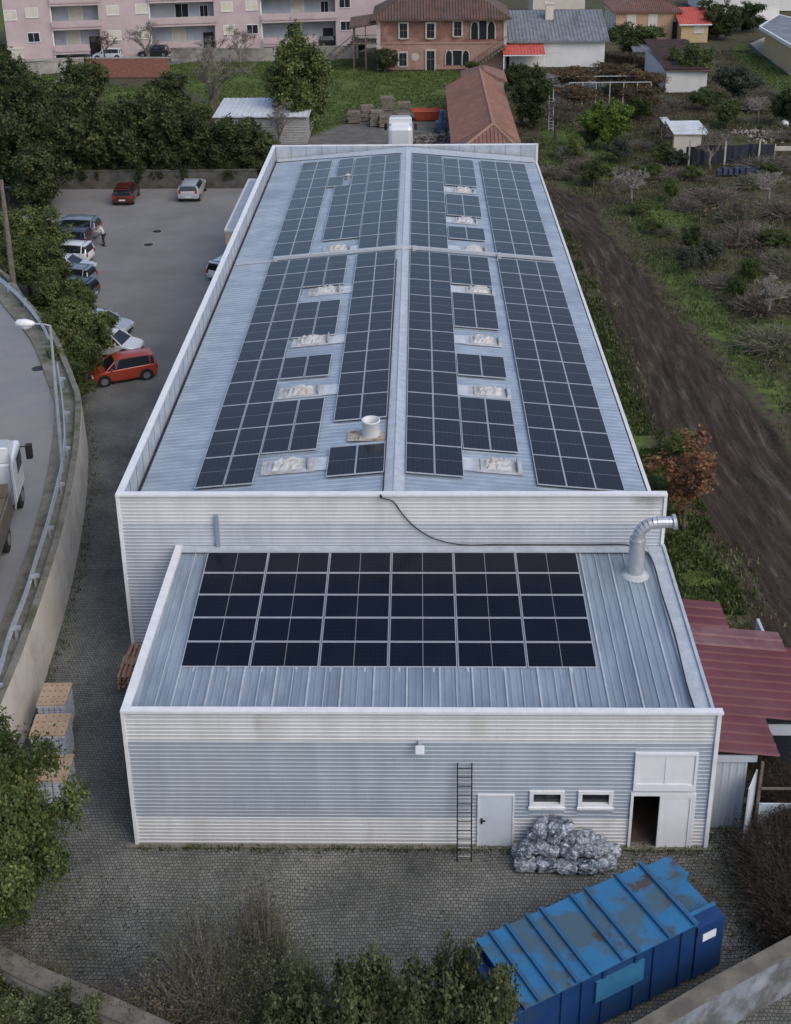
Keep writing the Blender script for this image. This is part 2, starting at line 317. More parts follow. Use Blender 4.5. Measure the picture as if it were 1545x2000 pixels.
GRAV = [region(p) for p in [
    [(610, 262), (690, 236), (760, 215), (890, 215), (890, 300), (560, 300)],
    [(-100, 100), (20, 118), (330, 100), (700, 78), (760, 60), (760, 90), (700, 100), (420, 118), (170, 135), (-100, 150)],
    [(1080, 135), (1180, 150), (1180, 170), (1060, 200), (1040, 160)],
    [(1500, 85), (1545, 110), (1545, 140), (1470, 95)], [(1390, 1500), (1545, 1560), (1500, 2000), (1350, 2000)]]]
gm = np.zeros(XX.shape); tm = blur(pip(TRACK, XX, YY).astype(float), 5)
for p in GREEN: gm = np.maximum(gm, pip(p, XX, YY))
gm = blur(gm, 6)*(1-tm)
vm = np.zeros(XX.shape)
for p in GRAV: vm = np.maximum(vm, pip(p, XX, YY))
vm = blur(vm, 3)
def vnoise(x, y, s, seed):
    rs = np.random.RandomState(seed); g = rs.rand(64, 64); xi = x/s; yi = y/s; x0 = np.floor(xi).astype(int); y0 = np.floor(yi).astype(int)
    fx = xi-x0; fy = yi-y0; fx = fx*fx*(3-2*fx); fy = fy*fy*(3-2*fy)
    g_ = lambda a, b: g[a % 64, b % 64]
    return (g_(x0, y0)*(1-fx)+g_(x0+1, y0)*fx)*(1-fy)+(g_(x0, y0+1)*(1-fx)+g_(x0+1, y0+1)*fx)*fy
XC = np.interp(YY, [0, 12, 20, 25, 59, 66, 75], [24.5, 24.2, 23.4, 22.9, 22.4, 20.5, 18.5]); AC = XX-XC
rut = (vnoise(AC*1.0+50, YY*.07+3, .45, 21)-.5)*.34+(vnoise(AC, YY*.35, .5, 22)-.5)*.14
ZZ = .10*0+tm*rut-.10+(vnoise(XX, YY, 3, 1)-.5)*.16*(XX > 18)+(vnoise(XX, YY, .9, 2)-.5)*.16*tm-.12*tm*(vnoise(XX*1.0+YY*.35, YY*.06, .9, 5) > .62)
ZZ[(XX < 17.6) & (YY < 84)] = -.12
ZZ -= 0.0
me = bpy.data.meshes.new('ground'); ny, nx = XX.shape
co = np.stack([XX, YY, ZZ], -1).reshape(-1, 3).astype(np.float32)
idx = np.arange(nx*ny).reshape(ny, nx); q = np.stack([idx[:-1, :-1], idx[:-1, 1:], idx[1:, 1:], idx[1:, :-1]], -1).reshape(-1, 4)
def fast_mesh(name, co, quads):
    me = bpy.data.meshes.new(name); k = quads.shape[1]
    me.vertices.add(len(co)); me.vertices.foreach_set('co', np.ascontiguousarray(co, np.float32).ravel())
    me.loops.add(quads.size); me.loops.foreach_set('vertex_index', np.ascontiguousarray(quads, np.int32).ravel())
    me.polygons.add(len(quads)); me.polygons.foreach_set('loop_start', np.arange(0, quads.size, k, dtype=np.int32))
    me.update(calc_edges=True); return me
me = fast_mesh('ground', co, q); me.polygons.foreach_set('use_smooth', np.ones(len(q), bool))
ca = me.color_attributes.new('zones', 'FLOAT_COLOR', 'POINT')
ca.data.foreach_set('color', np.stack([gm, tm, vm, np.ones_like(gm)], -1).astype(np.float32).ravel())
def groundmat():
    m = bpy.data.materials.new('field'); m.use_nodes = True; nt = m.node_tree; N = nt.nodes; L = nt.links
    b = N['Principled BSDF']; b.inputs['Roughness'].default_value = .95; b.inputs['Specular IOR Level'].default_value = .2
    at = N.new('ShaderNodeAttribute'); at.attribute_name = 'zones'; sp = N.new('ShaderNodeSeparateColor'); L.new(at.outputs['Color'], sp.inputs[0])
    g = N.new('ShaderNodeNewGeometry')
    def noise(sc, det=8, vec=None):
        n = N.new('ShaderNodeTexNoise'); n.inputs['Scale'].default_value = sc; n.inputs['Detail'].default_value = det; n.inputs['Roughness'].default_value = .68
        L.new(vec or g.outputs['Position'], n.inputs['Vector']); return n.outputs[0]
    def ramp(f, cs):
        r = N.new('ShaderNodeValToRGB'); L.new(f, r.inputs[0]); e = r.color_ramp.elements
        e[0].position = cs[0][0]; e[0].color = (*cs[0][1], 1); e[1].position = cs[-1][0]; e[1].color = (*cs[-1][1], 1)
        for p, c in cs[1:-1]: e.new(p).color = (*c, 1)
        return r.outputs[0]
    def mask(ch, nz, w):   # zone + noise thresholded
        a = N.new('ShaderNodeMath'); a.operation = 'MULTIPLY_ADD'; L.new(nz, a.inputs[0]); a.inputs[1].default_value = w; L.new(ch, a.inputs[2])
        r = N.new('ShaderNodeMapRange'); L.new(a.outputs[0], r.inputs[0]); r.inputs[1].default_value = .5+w*.5-.14; r.inputs[2].default_value = .5+w*.5+.14; return r.outputs[0]
    def mix(f, a, c):
        x = N.new('ShaderNodeMixRGB'); L.new(f, x.inputs[0]); L.new(a, x.inputs[1]); L.new(c, x.inputs[2]); return x.outputs[0]
    base = ramp(noise(1.1), [(.33, (.04, .032, .022)), (.47, (.085, .07, .048)), (.58, (.065, .08, .03)), (.68, (.13, .11, .08))])
    grn = ramp(noise(1.6), [(.32, (.045, .065, .018)), (.5, (.080, .115, .028)), (.7, (.14, .165, .05))])
    ac = N.new('ShaderNodeAttribute'); ac.attribute_name = 'across'; sx = N.new('ShaderNodeSeparateXYZ'); L.new(g.outputs['Position'], sx.inputs[0])
    def mul(s_, k):
        q_ = N.new('ShaderNodeMath'); q_.operation = 'MULTIPLY'; L.new(s_, q_.inputs[0]); q_.inputs[1].default_value = k; return q_.outputs[0]
    cb = N.new('ShaderNodeCombineXYZ'); L.new(mul(ac.outputs['Fac'], 1.1), cb.inputs[0]); L.new(mul(sx.outputs[1], .11), cb.inputs[1])
    mud = ramp(noise(2.2, 9, cb.outputs[0]), [(.34, (.018, .013, .010)), (.50, (.044, .033, .024)), (.60, (.070, .055, .042)), (.68, (.13, .12, .11))])
    gr = ramp(noise(.8), [(.35, (.10, .095, .085)), (.65, (.17, .165, .155))])
    c = mix(mask(sp.outputs[0], noise(.55), 1.1), base, grn)
    c = mix(mask(sp.outputs[1], noise(.7), .7), c, mud)
    c = mix(mask(sp.outputs[2], noise(.7), .5), c, gr)
    L.new(c, b.inputs['Base Color'])
    bp = N.new('ShaderNodeBump'); bp.inputs['Strength'].default_value = .8; bp.inputs['Distance'].default_value = .15; L.new(noise(3.5), bp.inputs['Height']); L.new(bp.outputs[0], b.inputs['Normal'])
    return m
fa = me.attributes.new('across', 'FLOAT', 'POINT'); fa.data.foreach_set('value', AC.astype(np.float32).ravel())
me.materials.append(groundmat()); o = bpy.data.objects.new('ground', me); C.objects.link(o); tag(o, kind='structure')

# retaining wall line (foot of the wall, seen from the yard)
WB = [(-4.6, -12), (-4.75, 0), (-4.85, 4.7), (-5.06, 8.1), (-5.4, 11.8), (-5.75, 14.7), (-6.25, 18), (-7.0, 22), (-8.0, 26.2)]
far = [(168, 800), (150, 735), (132, 690), (114, 650), (94, 620), (50, 572), (0, 516)]
for u, v in far[1:]:
    p = G(u, v, 2.9); WB.append((p.x, p.y))
WB += [(-26, 54), (-40, 68)]
def smooth_path(P, n=6):
    out = []
    for i in range(len(P)-1):
        p0 = P[max(i-1, 0)]; p1 = P[i]; p2 = P[i+1]; p3 = P[min(i+2, len(P)-1)]
        for k in range(n):
            t = k/n; out.append(tuple(.5*((2*p1[j])+(-p0[j]+p2[j])*t+(2*p0[j]-5*p1[j]+4*p2[j]-p3[j])*t*t+(-p0[j]+3*p1[j]-3*p2[j]+p3[j])*t**3) for j in range(len(p1))))
    out.append(tuple(P[-1])); return out
WBs = smooth_path(WB, 5)
def offset(P, d):
    out = []
    for i, p in enumerate(P):
        a = Vector(P[max(i-1, 0)]); b = Vector(P[min(i+1, len(P)-1)]); t = (b-a).normalized(); out.append((p[0]-t.y*d, p[1]+t.x*d))
    return out
WH = 2.65; RZ = 2.2
back = offset(WBs, .35); verge = offset(WBs, 1.35)
b = MB()
for i in range(len(WBs)-1):
    (x0, y0), (x1, y1) = WBs[i], WBs[i+1]; (a0, b0), (a1, b1) = back[i], back[i+1]
    b.quad((x0, y0, -.1), (x0-.08, y0, WH), (x1-.08, y1, WH), (x1, y1, -.1))
    b.quad((x0-.08, y0, WH), (a0, b0, WH), (a1, b1, WH), (x1-.08, y1, WH), 1)
    b.quad((a0, b0, WH), (a0, b0, RZ-.2), (a1, b1, RZ-.2), (a1, b1, WH), 1)
tag(b.build('retaining_wall', [M['concwall'], M['moss']]), 'long curved pale concrete retaining wall between the raised road and the yard', 'wall')
# raised road: verge strip then asphalt
b = MB()
for i in range(len(WBs)-1):
    a0, a1 = back[i], back[i+1]; c0, c1 = verge[i], verge[i+1]
    b.quad((*a0, RZ+.12), (*c0, RZ+.10), (*c1, RZ+.10), (*a1, RZ+.12)); b.quad((*c0, RZ+.10), (*c0, RZ-.1), (*c1, RZ-.1), (*c1, RZ+.10))
tag(b.build('road_verge', M['moss']), kind='structure')
b = MB()
for i in range(len(WBs)-1):
    c0, c1 = verge[i], verge[i+1]
    d0 = (c0[0]-22, c0[1]-3); d1 = (c1[0]-22, c1[1]-3)
    if i < len(WBs)-1: b.quad((*c0, RZ), (*d0, RZ), (*d1, RZ), (*c1, RZ)); b.quad((*d0, RZ), (*d0, -.2), (*d1, -.2), (*d1, RZ))
e0, e1 = verge[-1], verge[0]
b.quad((*e0, RZ), (*e0, -.2), (e0[0]-22, e0[1]-3, -.2), (e0[0]-22, e0[1]-3, RZ)); b.quad((*e1, RZ), (*e1, -.2), (e1[0]-22, e1[1]-3, -.2), (e1[0]-22, e1[1]-3, RZ))
tag(b.build('road', M['asphalt']), kind='structure')
b = MB(); edge1 = offset(WBs, 1.9); edge2 = offset(WBs, 2.02)
for i in range(len(WBs)-1): b.quad((*edge1[i], RZ+.004), (*edge2[i], RZ+.004), (*edge2[i+1], RZ+.004), (*edge1[i+1], RZ+.004))
# yard surface
YARD = [(x+.3 if False else x-.1, y) for x, y in WBs if y < 60]
yard = [(-4.6, -12), (22, -12), (22, -1.5), (17.9, 1.0), (17.5, 9.5), (17.5, 60), (17.5, 62), (-5, 73.5), (-22, 73.5), (-27, 56)]+[p for p in WBs[::-1] if p[1] < 52]
b = MB(); b.poly([(x, y, .004) for x, y in yard][::-1]); tag(b.build('paved_yard', M['cobble']), kind='structure')
# kerb of moss and dirt along the building foot
b = MB(); b.box(-.35, 17.4, -.16, 0.0, 0, .05)
tag(b.build('foundation_kerb', M['moss']), kind='structure')

# ================================================================ annex building (front)
AW, AH, AD = 17.2, 5.04, 8.84
MW0, MW1, MH, MD = -1.95, 17.14, 7.14, 59.3
A_R0, A_RS = 4.50, .055          # annex roof height at y=0 and slope
annex = thing('workshop_annex', 'low front building clad in grey and white ribbed metal with a dark open doorway', 'building', (0, 0, 0))
b = MB()
def hribs(x0, x1, z0, z1, m, pitch=.142): b.ribs((x0, 0, z0), (0, 0, z1-z0), (x1-x0, 0, 0), (0, -1, 0), pitch, .40, .017, m)
B1, B2 = 1.08, 3.92
holes = [(10.32, 11.42, 0, 2.02), (14.90, 16.74, 0, 2.08)]
hribs(0, 10.32, 0, B1, 0); hribs(11.42, 14.90, 0, B1, 0); hribs(16.74, AW, 0, B1, 0)
hribs(0, 10.32, B1, 2.02, 1); hribs(0, 14.9, 2.16, B2, 1)
hribs(0, 10.32, 2.02, 2.16, 1); hribs(10.32, 11.42, 2.02, 2.16, 1); hribs(11.42, 11.86, B1, 2.16, 1)
hribs(11.86, 12.90, B1, 1.56, 1); hribs(12.90, 13.30, B1, 2.16, 1); hribs(13.30, 14.34, B1, 1.56, 1); hribs(14.34, 14.90, B1, 2.16, 1)
hribs(14.90, 16.74, 2.10, 2.22, 1); hribs(14.9, 16.74, 3.60, B2, 1); hribs(16.74, AW, B1, B2, 1); hribs(0, AW, B2, AH-.05, 0)
b.quad((0, 0, 0), (0, 0, AH-.1), (0, AD, AH-.1), (0, AD, 0), 1); b.quad((AW, 0, 0), (AW, AD, 0), (AW, AD, AH-.35), (AW, 0, AH-.35), 1)
b.build('wall', [M['white'], M['grey']], annex)
b = MB()   # backing of the front wall with the window openings left out
for x0, x1, z0, z1 in [(.05, 10.32, 0, AH-.1), (10.32, 11.42, 2.02, AH-.1), (11.42, 11.86, 0, AH-.1), (11.86, 12.9, 0, 1.56), (11.86, 12.9, 2.16, AH-.1), (12.9, 13.3, 0, AH-.1), (13.3, 14.34, 0, 1.56), (13.3, 14.34, 2.16, AH-.1), (14.34, 14.9, 0, AH-.1), (14.9, 16.74, 2.08, AH-.1), (16.74, AW-.05, 0, AH-.1)]:
    b.box(x0, x1, .01, .16, z0, z1)
b.build('inner_lining', M['concrete'], annex)
b = MB(); b.box(10.6, 17.1, .2, 6, .02, .06, 0); b.box(10.6, 17.1, 6, 6.1, 0, 4.3, 1); b.box(10.5, 10.6, .2, 6.1, 0, 4.3, 1); b.box(17.05, 17.12, .2, 6.1, 0, 4.3, 1)
b.build('interior', [mat('workshop_floor', (.12, .07, .04), (.05, .04, .035), 1.2, .9), M['concrete']], annex)
# roof sheet
b = MB(); zr = lambda y: A_R0+A_RS*y
b.ribs((.22, .05, zr(.05)), (16.45, 0, 0), (0, AD-.1, A_RS*(AD-.1)), (0, 0, 1), .22, .3, .018, 0)
for i in range(1, 33): x = .22+i*.5; hw_s = .028 if i % 2 == 0 else .012; b.box(x-hw_s, x+hw_s, .06, AD-.06, 0, .045, 1, Matrix.Shear('XZ', 4, (0, 0)) @ Matrix(((1, 0, 0, 0), (0, 1, 0, 0), (0, A_RS, 1, A_R0+.004), (0, 0, 0, 1))))
b.build('roof', [M['roof2'], M['seam']], annex)
b = MB()
b.box(-.06, .20, -.10, AD-.02, AH-.02, AH+.05, 0)                    # left cap
b.box(.2, .215, .12, AD-.02, 4.3, AH-.02, 1)                          # inner face left
b.box(-.06, AW+.12, -.12, .10, AH-.02, AH+.06, 0)                    # front cap
b.box(.2, AW, .10, .115, 4.3, AH-.02, 1)
b.box(-.07, .03, -.07, .03, 0, AH-.02, 0); b.box(AW-.04, AW+.08, -.08, .05, 0, AH-.02, 0)    # corner trims
b.build('parapet_cap', [M['trim'], M['inner']], annex)
b = MB(); Ms = Matrix(((1, 0, 0, 0), (0, 1, 0, 0), (0, A_RS, 1, A_R0+.05), (0, 0, 0, 1)))
b.box(16.62, 17.22, .12, AD-.04, 0, .05, 0, Ms); b.box(17.14, 17.24, .12, AD-.04, .05, .12, 0, Ms); b.box(.2, 16.6, AD-.42, AD-.06, .03, .07, 0, Ms)
b.build('roof_flashing', [M['seam']], annex)
# doors and windows
f = MB(); f.box(10.32, 10.37, -.06, .05, 0, 2.02); f.box(11.37, 11.42, -.06, .05, 0, 2.02); f.box(10.37, 11.37, -.06, .05, 1.97, 2.02)
d = MB().box(10.37, 11.37, -.035, .02, .02, 1.965).build('door', M['doorb'], annex); f.build('door_frame', M['trim'], d)
h = MB(); h.box(10.43, 10.48, -.07, -.035, .92, 1.12); h.box(10.43, 10.56, -.10, -.07, 1.03, 1.07); h.build('handle', M['dark'], d)
for x0 in (11.86, 13.30):
    x1 = x0+1.04; z0, z1 = 1.56, 2.16
    f = MB(); t = .12
    f.box(x0, x0+t, -.07, .12, z0, z1); f.box(x1-t, x1, -.07, .12, z0, z1); f.box(x0+t, x1-t, -.07, .12, z1-.10, z1); f.box(x0+t, x1-t, -.07, .12, z0, z0+.12); f.box(x0-.03, x1+.03, -.13, -.07, z0-.03, z0+.03)
    wn = f.build('window', M['trim'], annex); MB().box(x0+t, x1-t, .04, .06, z0+.12, z1-.1).build('pane', M['glassdark'], wn)
f = MB(); f.box(14.90, 14.98, -.09, .02, 2.22, 3.60); f.box(16.66, 16.74, -.09, .02, 2.22, 3.60); f.box(14.98, 16.66, -.09, .02, 3.52, 3.60); f.box(14.98, 16.66, -.09, .02, 2.22, 2.42)
f.box(14.98, 15.81, -.055, .02, 2.42, 3.52); f.box(15.83, 16.66, -.055, .02, 2.42, 3.52); f.box(15.80, 15.84, -.07, -.05, 2.42, 3.52); f.box(15.0, 16.5, -.085, -.055, 2.44, 2.46)
f.build('loft_hatch', M['door'], annex)
f = MB(); f.box(14.86, 14.94, -.08, .1, 0, 2.10); f.box(16.70, 16.78, -.08, .1, 0, 2.10); f.box(14.94, 16.70, -.08, .1, 2.02, 2.11); fr = f.build('doorway_frame', M['trim'], annex)
d = MB(); d.box(15.72, 16.70, -.05, .01, .03, 2.02); d.box(15.72, 15.80, -.075, -.05, .03, 2.02); d.box(16.62, 16.70, -.075, -.05, .03, 2.02); d.box(15.8, 16.62, -.075, -.05, 1.94, 2.02)
d.build('door', M['door'], annex)

# ================================================================ warehouse (main building)
wh = thing('warehouse', 'long gabled warehouse with ribbed metal roof covered in solar panels', 'building', (0, 0, 0))
b = MB()
def hr(x0, x1, z0, z1, m): b.ribs((x0, AD, z0), (0, 0, z1-z0), (x1-x0, 0, 0), (0, -1, 0), .142, .40, .017, m)
hr(MW0, MW1, 0, 5.98, 1); hr(MW0, MW1, 5.98, MH-.03, 0)
b.ribs((MW0, MD, 0), (0, AD-MD, 0), (0, 0, MH-.03), (-1, 0, 0), .25, .4, .03, 1); b.ribs((MW1, AD, 0), (0, MD-AD, 0), (0, 0, 5.75), (1, 0, 0), .25, .4, .03, 1)
b.ribs((MW1, MD, 0), (MW0-MW1, 0, 0), (0, 0, MH-.03), (0, 1, 0), .25, .4, .03, 1)
b.build('wall', [M['white'], M['greyl']], wh)
RX, RZT, RS = 7.72, 7.15, .093
LIFT = .13
zroof = lambda x: RZT-LIFT-RS*abs(x-RX)
b = MB(); xl, xr = -1.62, 16.85; y0, y1 = AD+.06, 58.2
b.ribs((xl, y1, zroof(xl)), (0, y0-y1, 0), (RX-xl, 0, RS*(RX-xl)), (0, 0, 1), .30, .30, .022, 0)
b.ribs((xr, y0, zroof(xr)), (0, y1-y0, 0), (RX-xr, 0, RS*(xr-RX)), (0, 0, 1), .30, .30, .022, 0)
b.build('roof', [M['roof']], wh)
b = MB()
for s in (-1, 1):
    p = [(RX, zroof(RX)+.10), (RX+s*.36, zroof(RX+.36)+.06), (RX+s*.36, zroof(RX+.36)+.03), (RX, zroof(RX)+.06)]
    b.quad((p[0][0], y0, p[0][1]), (p[1][0], y0, p[1][1]), (p[1][0], y1, p[1][1]), (p[0][0], y1, p[0][1]))
b.tube([(RX, y0, zroof(RX)+.09), (RX, y1, zroof(RX)+.09)], .05, 6)
b.build('ridge_cap', M['seam'], wh)
# parapets
b = MB()
b.box(MW0-.05, MW0+.20, AD+.12, MD+.06, MH-.02, MH+.05, 0); b.box(MW0-.05, MW1+.05, AD-.12, AD+.12, MH-.02, MH+.06, 0); b.box(MW0+.2, MW1+.05, MD-.10, MD+.06, MH-.02, MH+.05, 0)
b.box(MW0-.06, MW0+.06, AD-.06, AD+.06, 0, MH-.02, 0); b.box(MW1-.05, MW1+.06, AD-.06, AD+.06, 4.9, MH-.02, 0); b.box(MW1-.1, MW1+.05, MD-.05, MD+.05, 0, MH-.02, 0)
b.box(MW1-.10, MW1+.04, AD+.12, MD-.1, 5.72, 5.80, 0)
b.build('parapet_cap', [M['trim']], wh)
b = MB(); zb = 6.05
n = 46; dy = (MD-.1-AD-.1)/n
for i in range(n): ya = AD+.1+i*dy; b.box(MW0+.14, MW0+.16, ya+.02, ya+dy-.02, zb, MH-.02, 0); b.box(MW0+.14, MW0+.175, ya-.02, ya+.02, zb, MH-.02, 1)
n = 17; dx = (MW1-MW0-.3)/n
for i in range(n): xa = MW0+.2+i*dx; b.box(xa+.02, xa+dx-.02, MD-.13, MD-.11, 5.6, MH-.02, 0); b.box(xa-.02, xa+.02, MD-.145, MD-.11, 5.6, MH-.02, 1)
b.box(MW0, MW1, AD+.13, AD+.15, 5.6, MH-.02, 0)
b.build('parapet_lining', [M['inner'], mat('seam_dark', (.20, .22, .26), rough=.6)], wh)
b = MB(); b.box(MW0+.18, -1.55, AD+.2, MD-.2, 6.02, 6.05, 0); b.box(16.86, 17.04, AD+.2, MD-.2, 5.70, 5.72, 0); b.build('gutter', M['gutter'], wh)
b = MB()   # back flashing slopes with the roof
for s, xe in ((-1, xl), (1, xr)): b.quad((RX, 57.35, zroof(RX)+.07), (RX, 58.9, zroof(RX)+.09), (xe, 58.9, zroof(xe)+.09), (xe, 57.35+(.9 if s < 0 else .2), zroof(xe)+.07))
b.build('roof_flashing', M['seam'], wh)
# lean-to box on the far left side with an ochre end
lb = thing('side_canopy', 'narrow white flat roofed canopy with an ochre end attached to the warehouse', 'canopy', (0, 0, 0))
q = G(438, 452, 5.0); q2 = G(497, 352, 5.0)
b = MB(); b.box(q.x, MW0-.07, q.y, q2.y, 4.9, 5.0, 0); b.box(q.x, q.x+.15, q.y, q2.y, 5.0, 5.12, 1); b.box(q.x+.15, MW0-.07, q.y, q.y+.15, 5.0, 5.12, 1); b.box(q.x+.15, MW0-.07, q2.y-.15, q2.y, 5.0, 5.12, 1); b.build('roof', [M['greyl'], M['trim']], lb)
b = MB(); b.box(q.x+.03, MW0-.08, q.y+.03, q.y+.10, 3.6, 4.9, 0); b.build('end_panel', M['yelloww'], lb)
b = MB(); b.box(q.x+.03, q.x+.1, q.y+.1, q2.y, 3.6, 4.9); b.box(q.x+.03, q.x+.15, q.y+.1, q.y+.22, 0, 3.6); b.box(q.x+.03, q.x+.15, q2.y-.2, q2.y-.08, 0, 3.6); b.build('side_panel', M['greyl'], lb)

# roof tray across the main roof
b = MB(); yt = 35.92
for xa, xb in ((.62, RX), (RX, 16.1)): 
    za, zb_ = zroof(xa)+.1, zroof(xb)+.1
    b.add([(xa, yt-.09, za), (xb, yt-.09, zb_), (xb, yt+.09, zb_), (xa, yt+.09, za), (xa, yt-.09, za+.16), (xb, yt-.09, zb_+.16), (xb, yt+.09, zb_+.16), (xa, yt+.09, za+.16)], [(4, 5, 6, 7), (0, 1, 5, 4), (2, 3, 7, 6), (0, 4, 7, 3), (1, 2, 6, 5)])
for x in (.7, 8.35, 13.0): b.box(x-.1, x+.1, yt-.25, yt-.09, zroof(x)+.04, zroof(x)+.34)
tag(b.build('cable_tray', M['alu']), 'thin metal cable tray crossing the long roof between the solar arrays', 'cable tray')
b = MB().box(-1.6, .62, 35.86, 35.98, 0, .05); 
o = b.build('roof_joint', M['seam'], wh); o.location = (0, 0, 0)
for v in o.data.vertices: v.co.z += zroof(v.co.x)+.02

# ================================================================ solar panels
def panel_proto(name, W, Lg, cm, label, group):
    t = thing(name, label, 'solar panel', group=group)
    f = MB(); w = .022; hx, hy = W/2, Lg/2
    f.box(-hx, hx, -hy, -hy+w, 0, .04); f.box(-hx, hx, hy-w, hy, 0, .04); f.box(-hx, -hx+w, -hy+w, hy-w, 0, .04); f.box(hx-w, hx, -hy+w, hy-w, 0, .04)
    f.build('frame', M['alu'], t); MB().box(-hx+w, hx-w, -hy+w, hy-w, .005, .036).build('cells', cm, t)
    return t
ORD = ['first', 'second', 'third', 'fourth', 'fifth', 'sixth', 'seventh', 'eighth', 'ninth', 'tenth', 'eleventh', 'twelfth']
proto = None
def put_main(x, y, label, grp, wd=1.05):
    global proto
    xc, yc = x, y
    if proto is None: proto = panel_proto('solar_panel', wd, 2.25, M['cell_main'], label, grp); t = proto
    else: t = copy_tree(proto); t['label'] = label; t['group'] = grp
    s = 1 if xc < RX else -1
    t.location = (xc, yc, RZT-RS*abs(xc-RX)-.03); t.rotation_euler = (random.uniform(-.002, .002), -s*math.atan(RS)+random.uniform(-.002, .002), 0)
random.seed(4)
P = 2.278
def blk(x0, y0, cols, rows, cp, sec, grp, side):
    for r in range(rows):
        for c in range(cols):
            cc = c if side == 'L' else c
            put_main(x0+cp*(c+.5), y0+P*(r+.5), f'solar panel {sec}, {ORD[c]} column from left, {ORD[r]} row back', grp)
g = 'solar panels on the long warehouse roof'
Y0 = 10.47
blk(.42, Y0, 2, 11, 1.08, 'in near strip by left gutter', g, 'L')
for y, r, nm in ((12.75, 2, 'past first dome'), (19.58, 1, 'past second dome'), (24.15, 2, 'past third dome'), (31.0, 2, 'before cable tray')): blk(2.58, y, 2, r, 1.08, f'on left slope {nm}', g, 'L')
blk(5.22, 10.52, 2, 1, 1.06, 'in the lone pair before chimney', g, 'L')
blk(5.22, 15.03, 2, 9, 1.06, 'in near strip left of ridge', g, 'L')
blk(8.10, Y0+.02, 2, 11, 1.06, 'in near strip right of ridge', g, 'R')
for y, r, nm in ((12.72, 2, 'past first dome'), (19.5, 1, 'past second dome'), (25.0, 2, 'past third dome'), (30.85, 2, 'before cable tray')): blk(10.24, y, 2, r, 1.06, f'on right slope {nm}', g, 'R')
blk(12.86, 10.38, 3, 11, 1.055, 'in near strip by right gutter', g, 'R')
YB = 36.4
blk(.40, YB, 2, 9, 1.06, 'in far strip by left gutter', g, 'L')
blk(3.08, 38.55, 1, 5, 1.06, 'in narrow far left column', g, 'L'); blk(4.14, 38.55, 1, 8, 1.06, 'in long far left column', g, 'L')
blk(2.55, 50.0, 1, 1, 1.06, 'shifted across far left walkway', g, 'L'); blk(3.0, 52.35, 1, 2, 1.06, 'in far left pair by back', g, 'L')
blk(5.22, YB, 2, 9, 1.06, 'in far strip left of ridge', g, 'L')
blk(8.10, YB-.1, 2, 9, 1.06, 'in far strip right of ridge', g, 'R')
for y, r, nm in ((38.35, 1, 'past cable tray'), (42.85, 2, 'amid far half'), (49.6, 3, 'by back parapet')): blk(10.27, y, 2, r, 1.06, f'on right slope {nm}', g, 'R')
blk(12.86, YB-.3, 3, 9, 1.055, 'in far strip by right gutter', g, 'R')
# annex array: 6 x 5 modules lying across
SL = .092; PZ = 4.66
pr2 = None; X0, Yf = 1.20, 2.47; CW, RW = 2.145, 1.142
for r in range(5):
    for c in range(6):
        lab = f'dark solar panel on the low front roof, {ORD[c]} from left, {ORD[r]} row from the front'
        if pr2 is None: pr2 = t = panel_proto('solar_panel', 2.11, 1.112, M['cell_annex'], lab, 'dark solar panels on the low front roof')
        else: t = copy_tree(pr2); t['label'] = lab
        y = Yf+RW*(r+.5); t.location = (X0+CW*(c+.5), y, PZ+SL*(y-Yf)); t.rotation_euler = (math.atan(SL), 0, 0)
# rails under it
xs = [1.62+i*1.06 for i in range(12)]; r0 = None
for i, x in enumerate(xs):
    if r0 is None:
        b = MB(); b.box(-.03, .03, -.16, RW*5+.05, -.055, -.005)
        b.box(-.02, .02, .0, .04, -.14, -.055); b.box(-.02, .02, 2.8, 2.84, -.30, -.055); b.box(-.02, .02, 5.5, 5.54, -.36, -.055)
        r0 = o = b.build('mounting_rail', M['alu'])
        tag(o, 'thin aluminium mounting rail poking out from under the dark panels on the low roof', 'rail', 'mounting rails under the dark front array')
    else: o = r0.copy(); C.objects.link(o)
    o.location = (x, Yf, PZ); o.rotation_euler = (math.atan(SL), 0, 0)

# ================================================================ things on the roofs
M['domeclear'] = mat('clouded_plastic', (.42, .46, .50), (.55, .58, .60), 3, .3)
def dome(u, v, lab, s, right):
    x, y = 0, 0; z = 6.8
    for _ in range(20): q = G(u, v, z); z = zroof(q.x)+.1
    x, y = q.x, q.y; rnd = random.Random(int(u*7+v))
    t = thing('roof_dome', lab, 'roof dome', (x, y, zroof(x)), group='weathered plastic roof domes'); t.rotation_euler = (0, (-1 if x < RX else 1)*math.atan(RS), 0)
    b = MB(); b.box(-1.0, 1.0, -.55, .55, .035, .05, 0); b.box(-.72, .72, -.42, .42, .05, .10, 0); b.build('base', M['sealant'], t)
    b = MB(); n = 10; mm = 7; w, d, h = .60, .40, .17; vs = []
    for j in range(mm+1):
        for i in range(n+1):
            a = i/n*2-1; c = j/mm*2-1; zz = .10+h*math.sqrt(max(0, 1-a*a*.9))*math.sqrt(max(0, 1-c*c*.92))+rnd.uniform(-.06, .06)*(abs(a) < .95)
            vs.append((a*w+rnd.uniform(-.02, .02), c*d+rnd.uniform(-.02, .02), zz if abs(a) < 1 and abs(c) < 1 else .09))
    b.add(vs, [(j*(n+1)+i, j*(n+1)+i+1, (j+1)*(n+1)+i+1, (j+1)*(n+1)+i) for j in range(mm) for i in range(n)])
    b.build('dome', M['dome'], t)
    e = .78; b = MB(); b.box(e, e+.05, -.42, .42, .05, .26)
    if not right:
        pass
    b.build('upstand', M['steel'], t)
    b = MB(); b.box(-2.6 if right else .9, -.8 if right else 2.5, -.5, .5, .037, .044); b.build('cover_sheet', M['domeclear'], t)
    t.scale = (s, 1, 1)
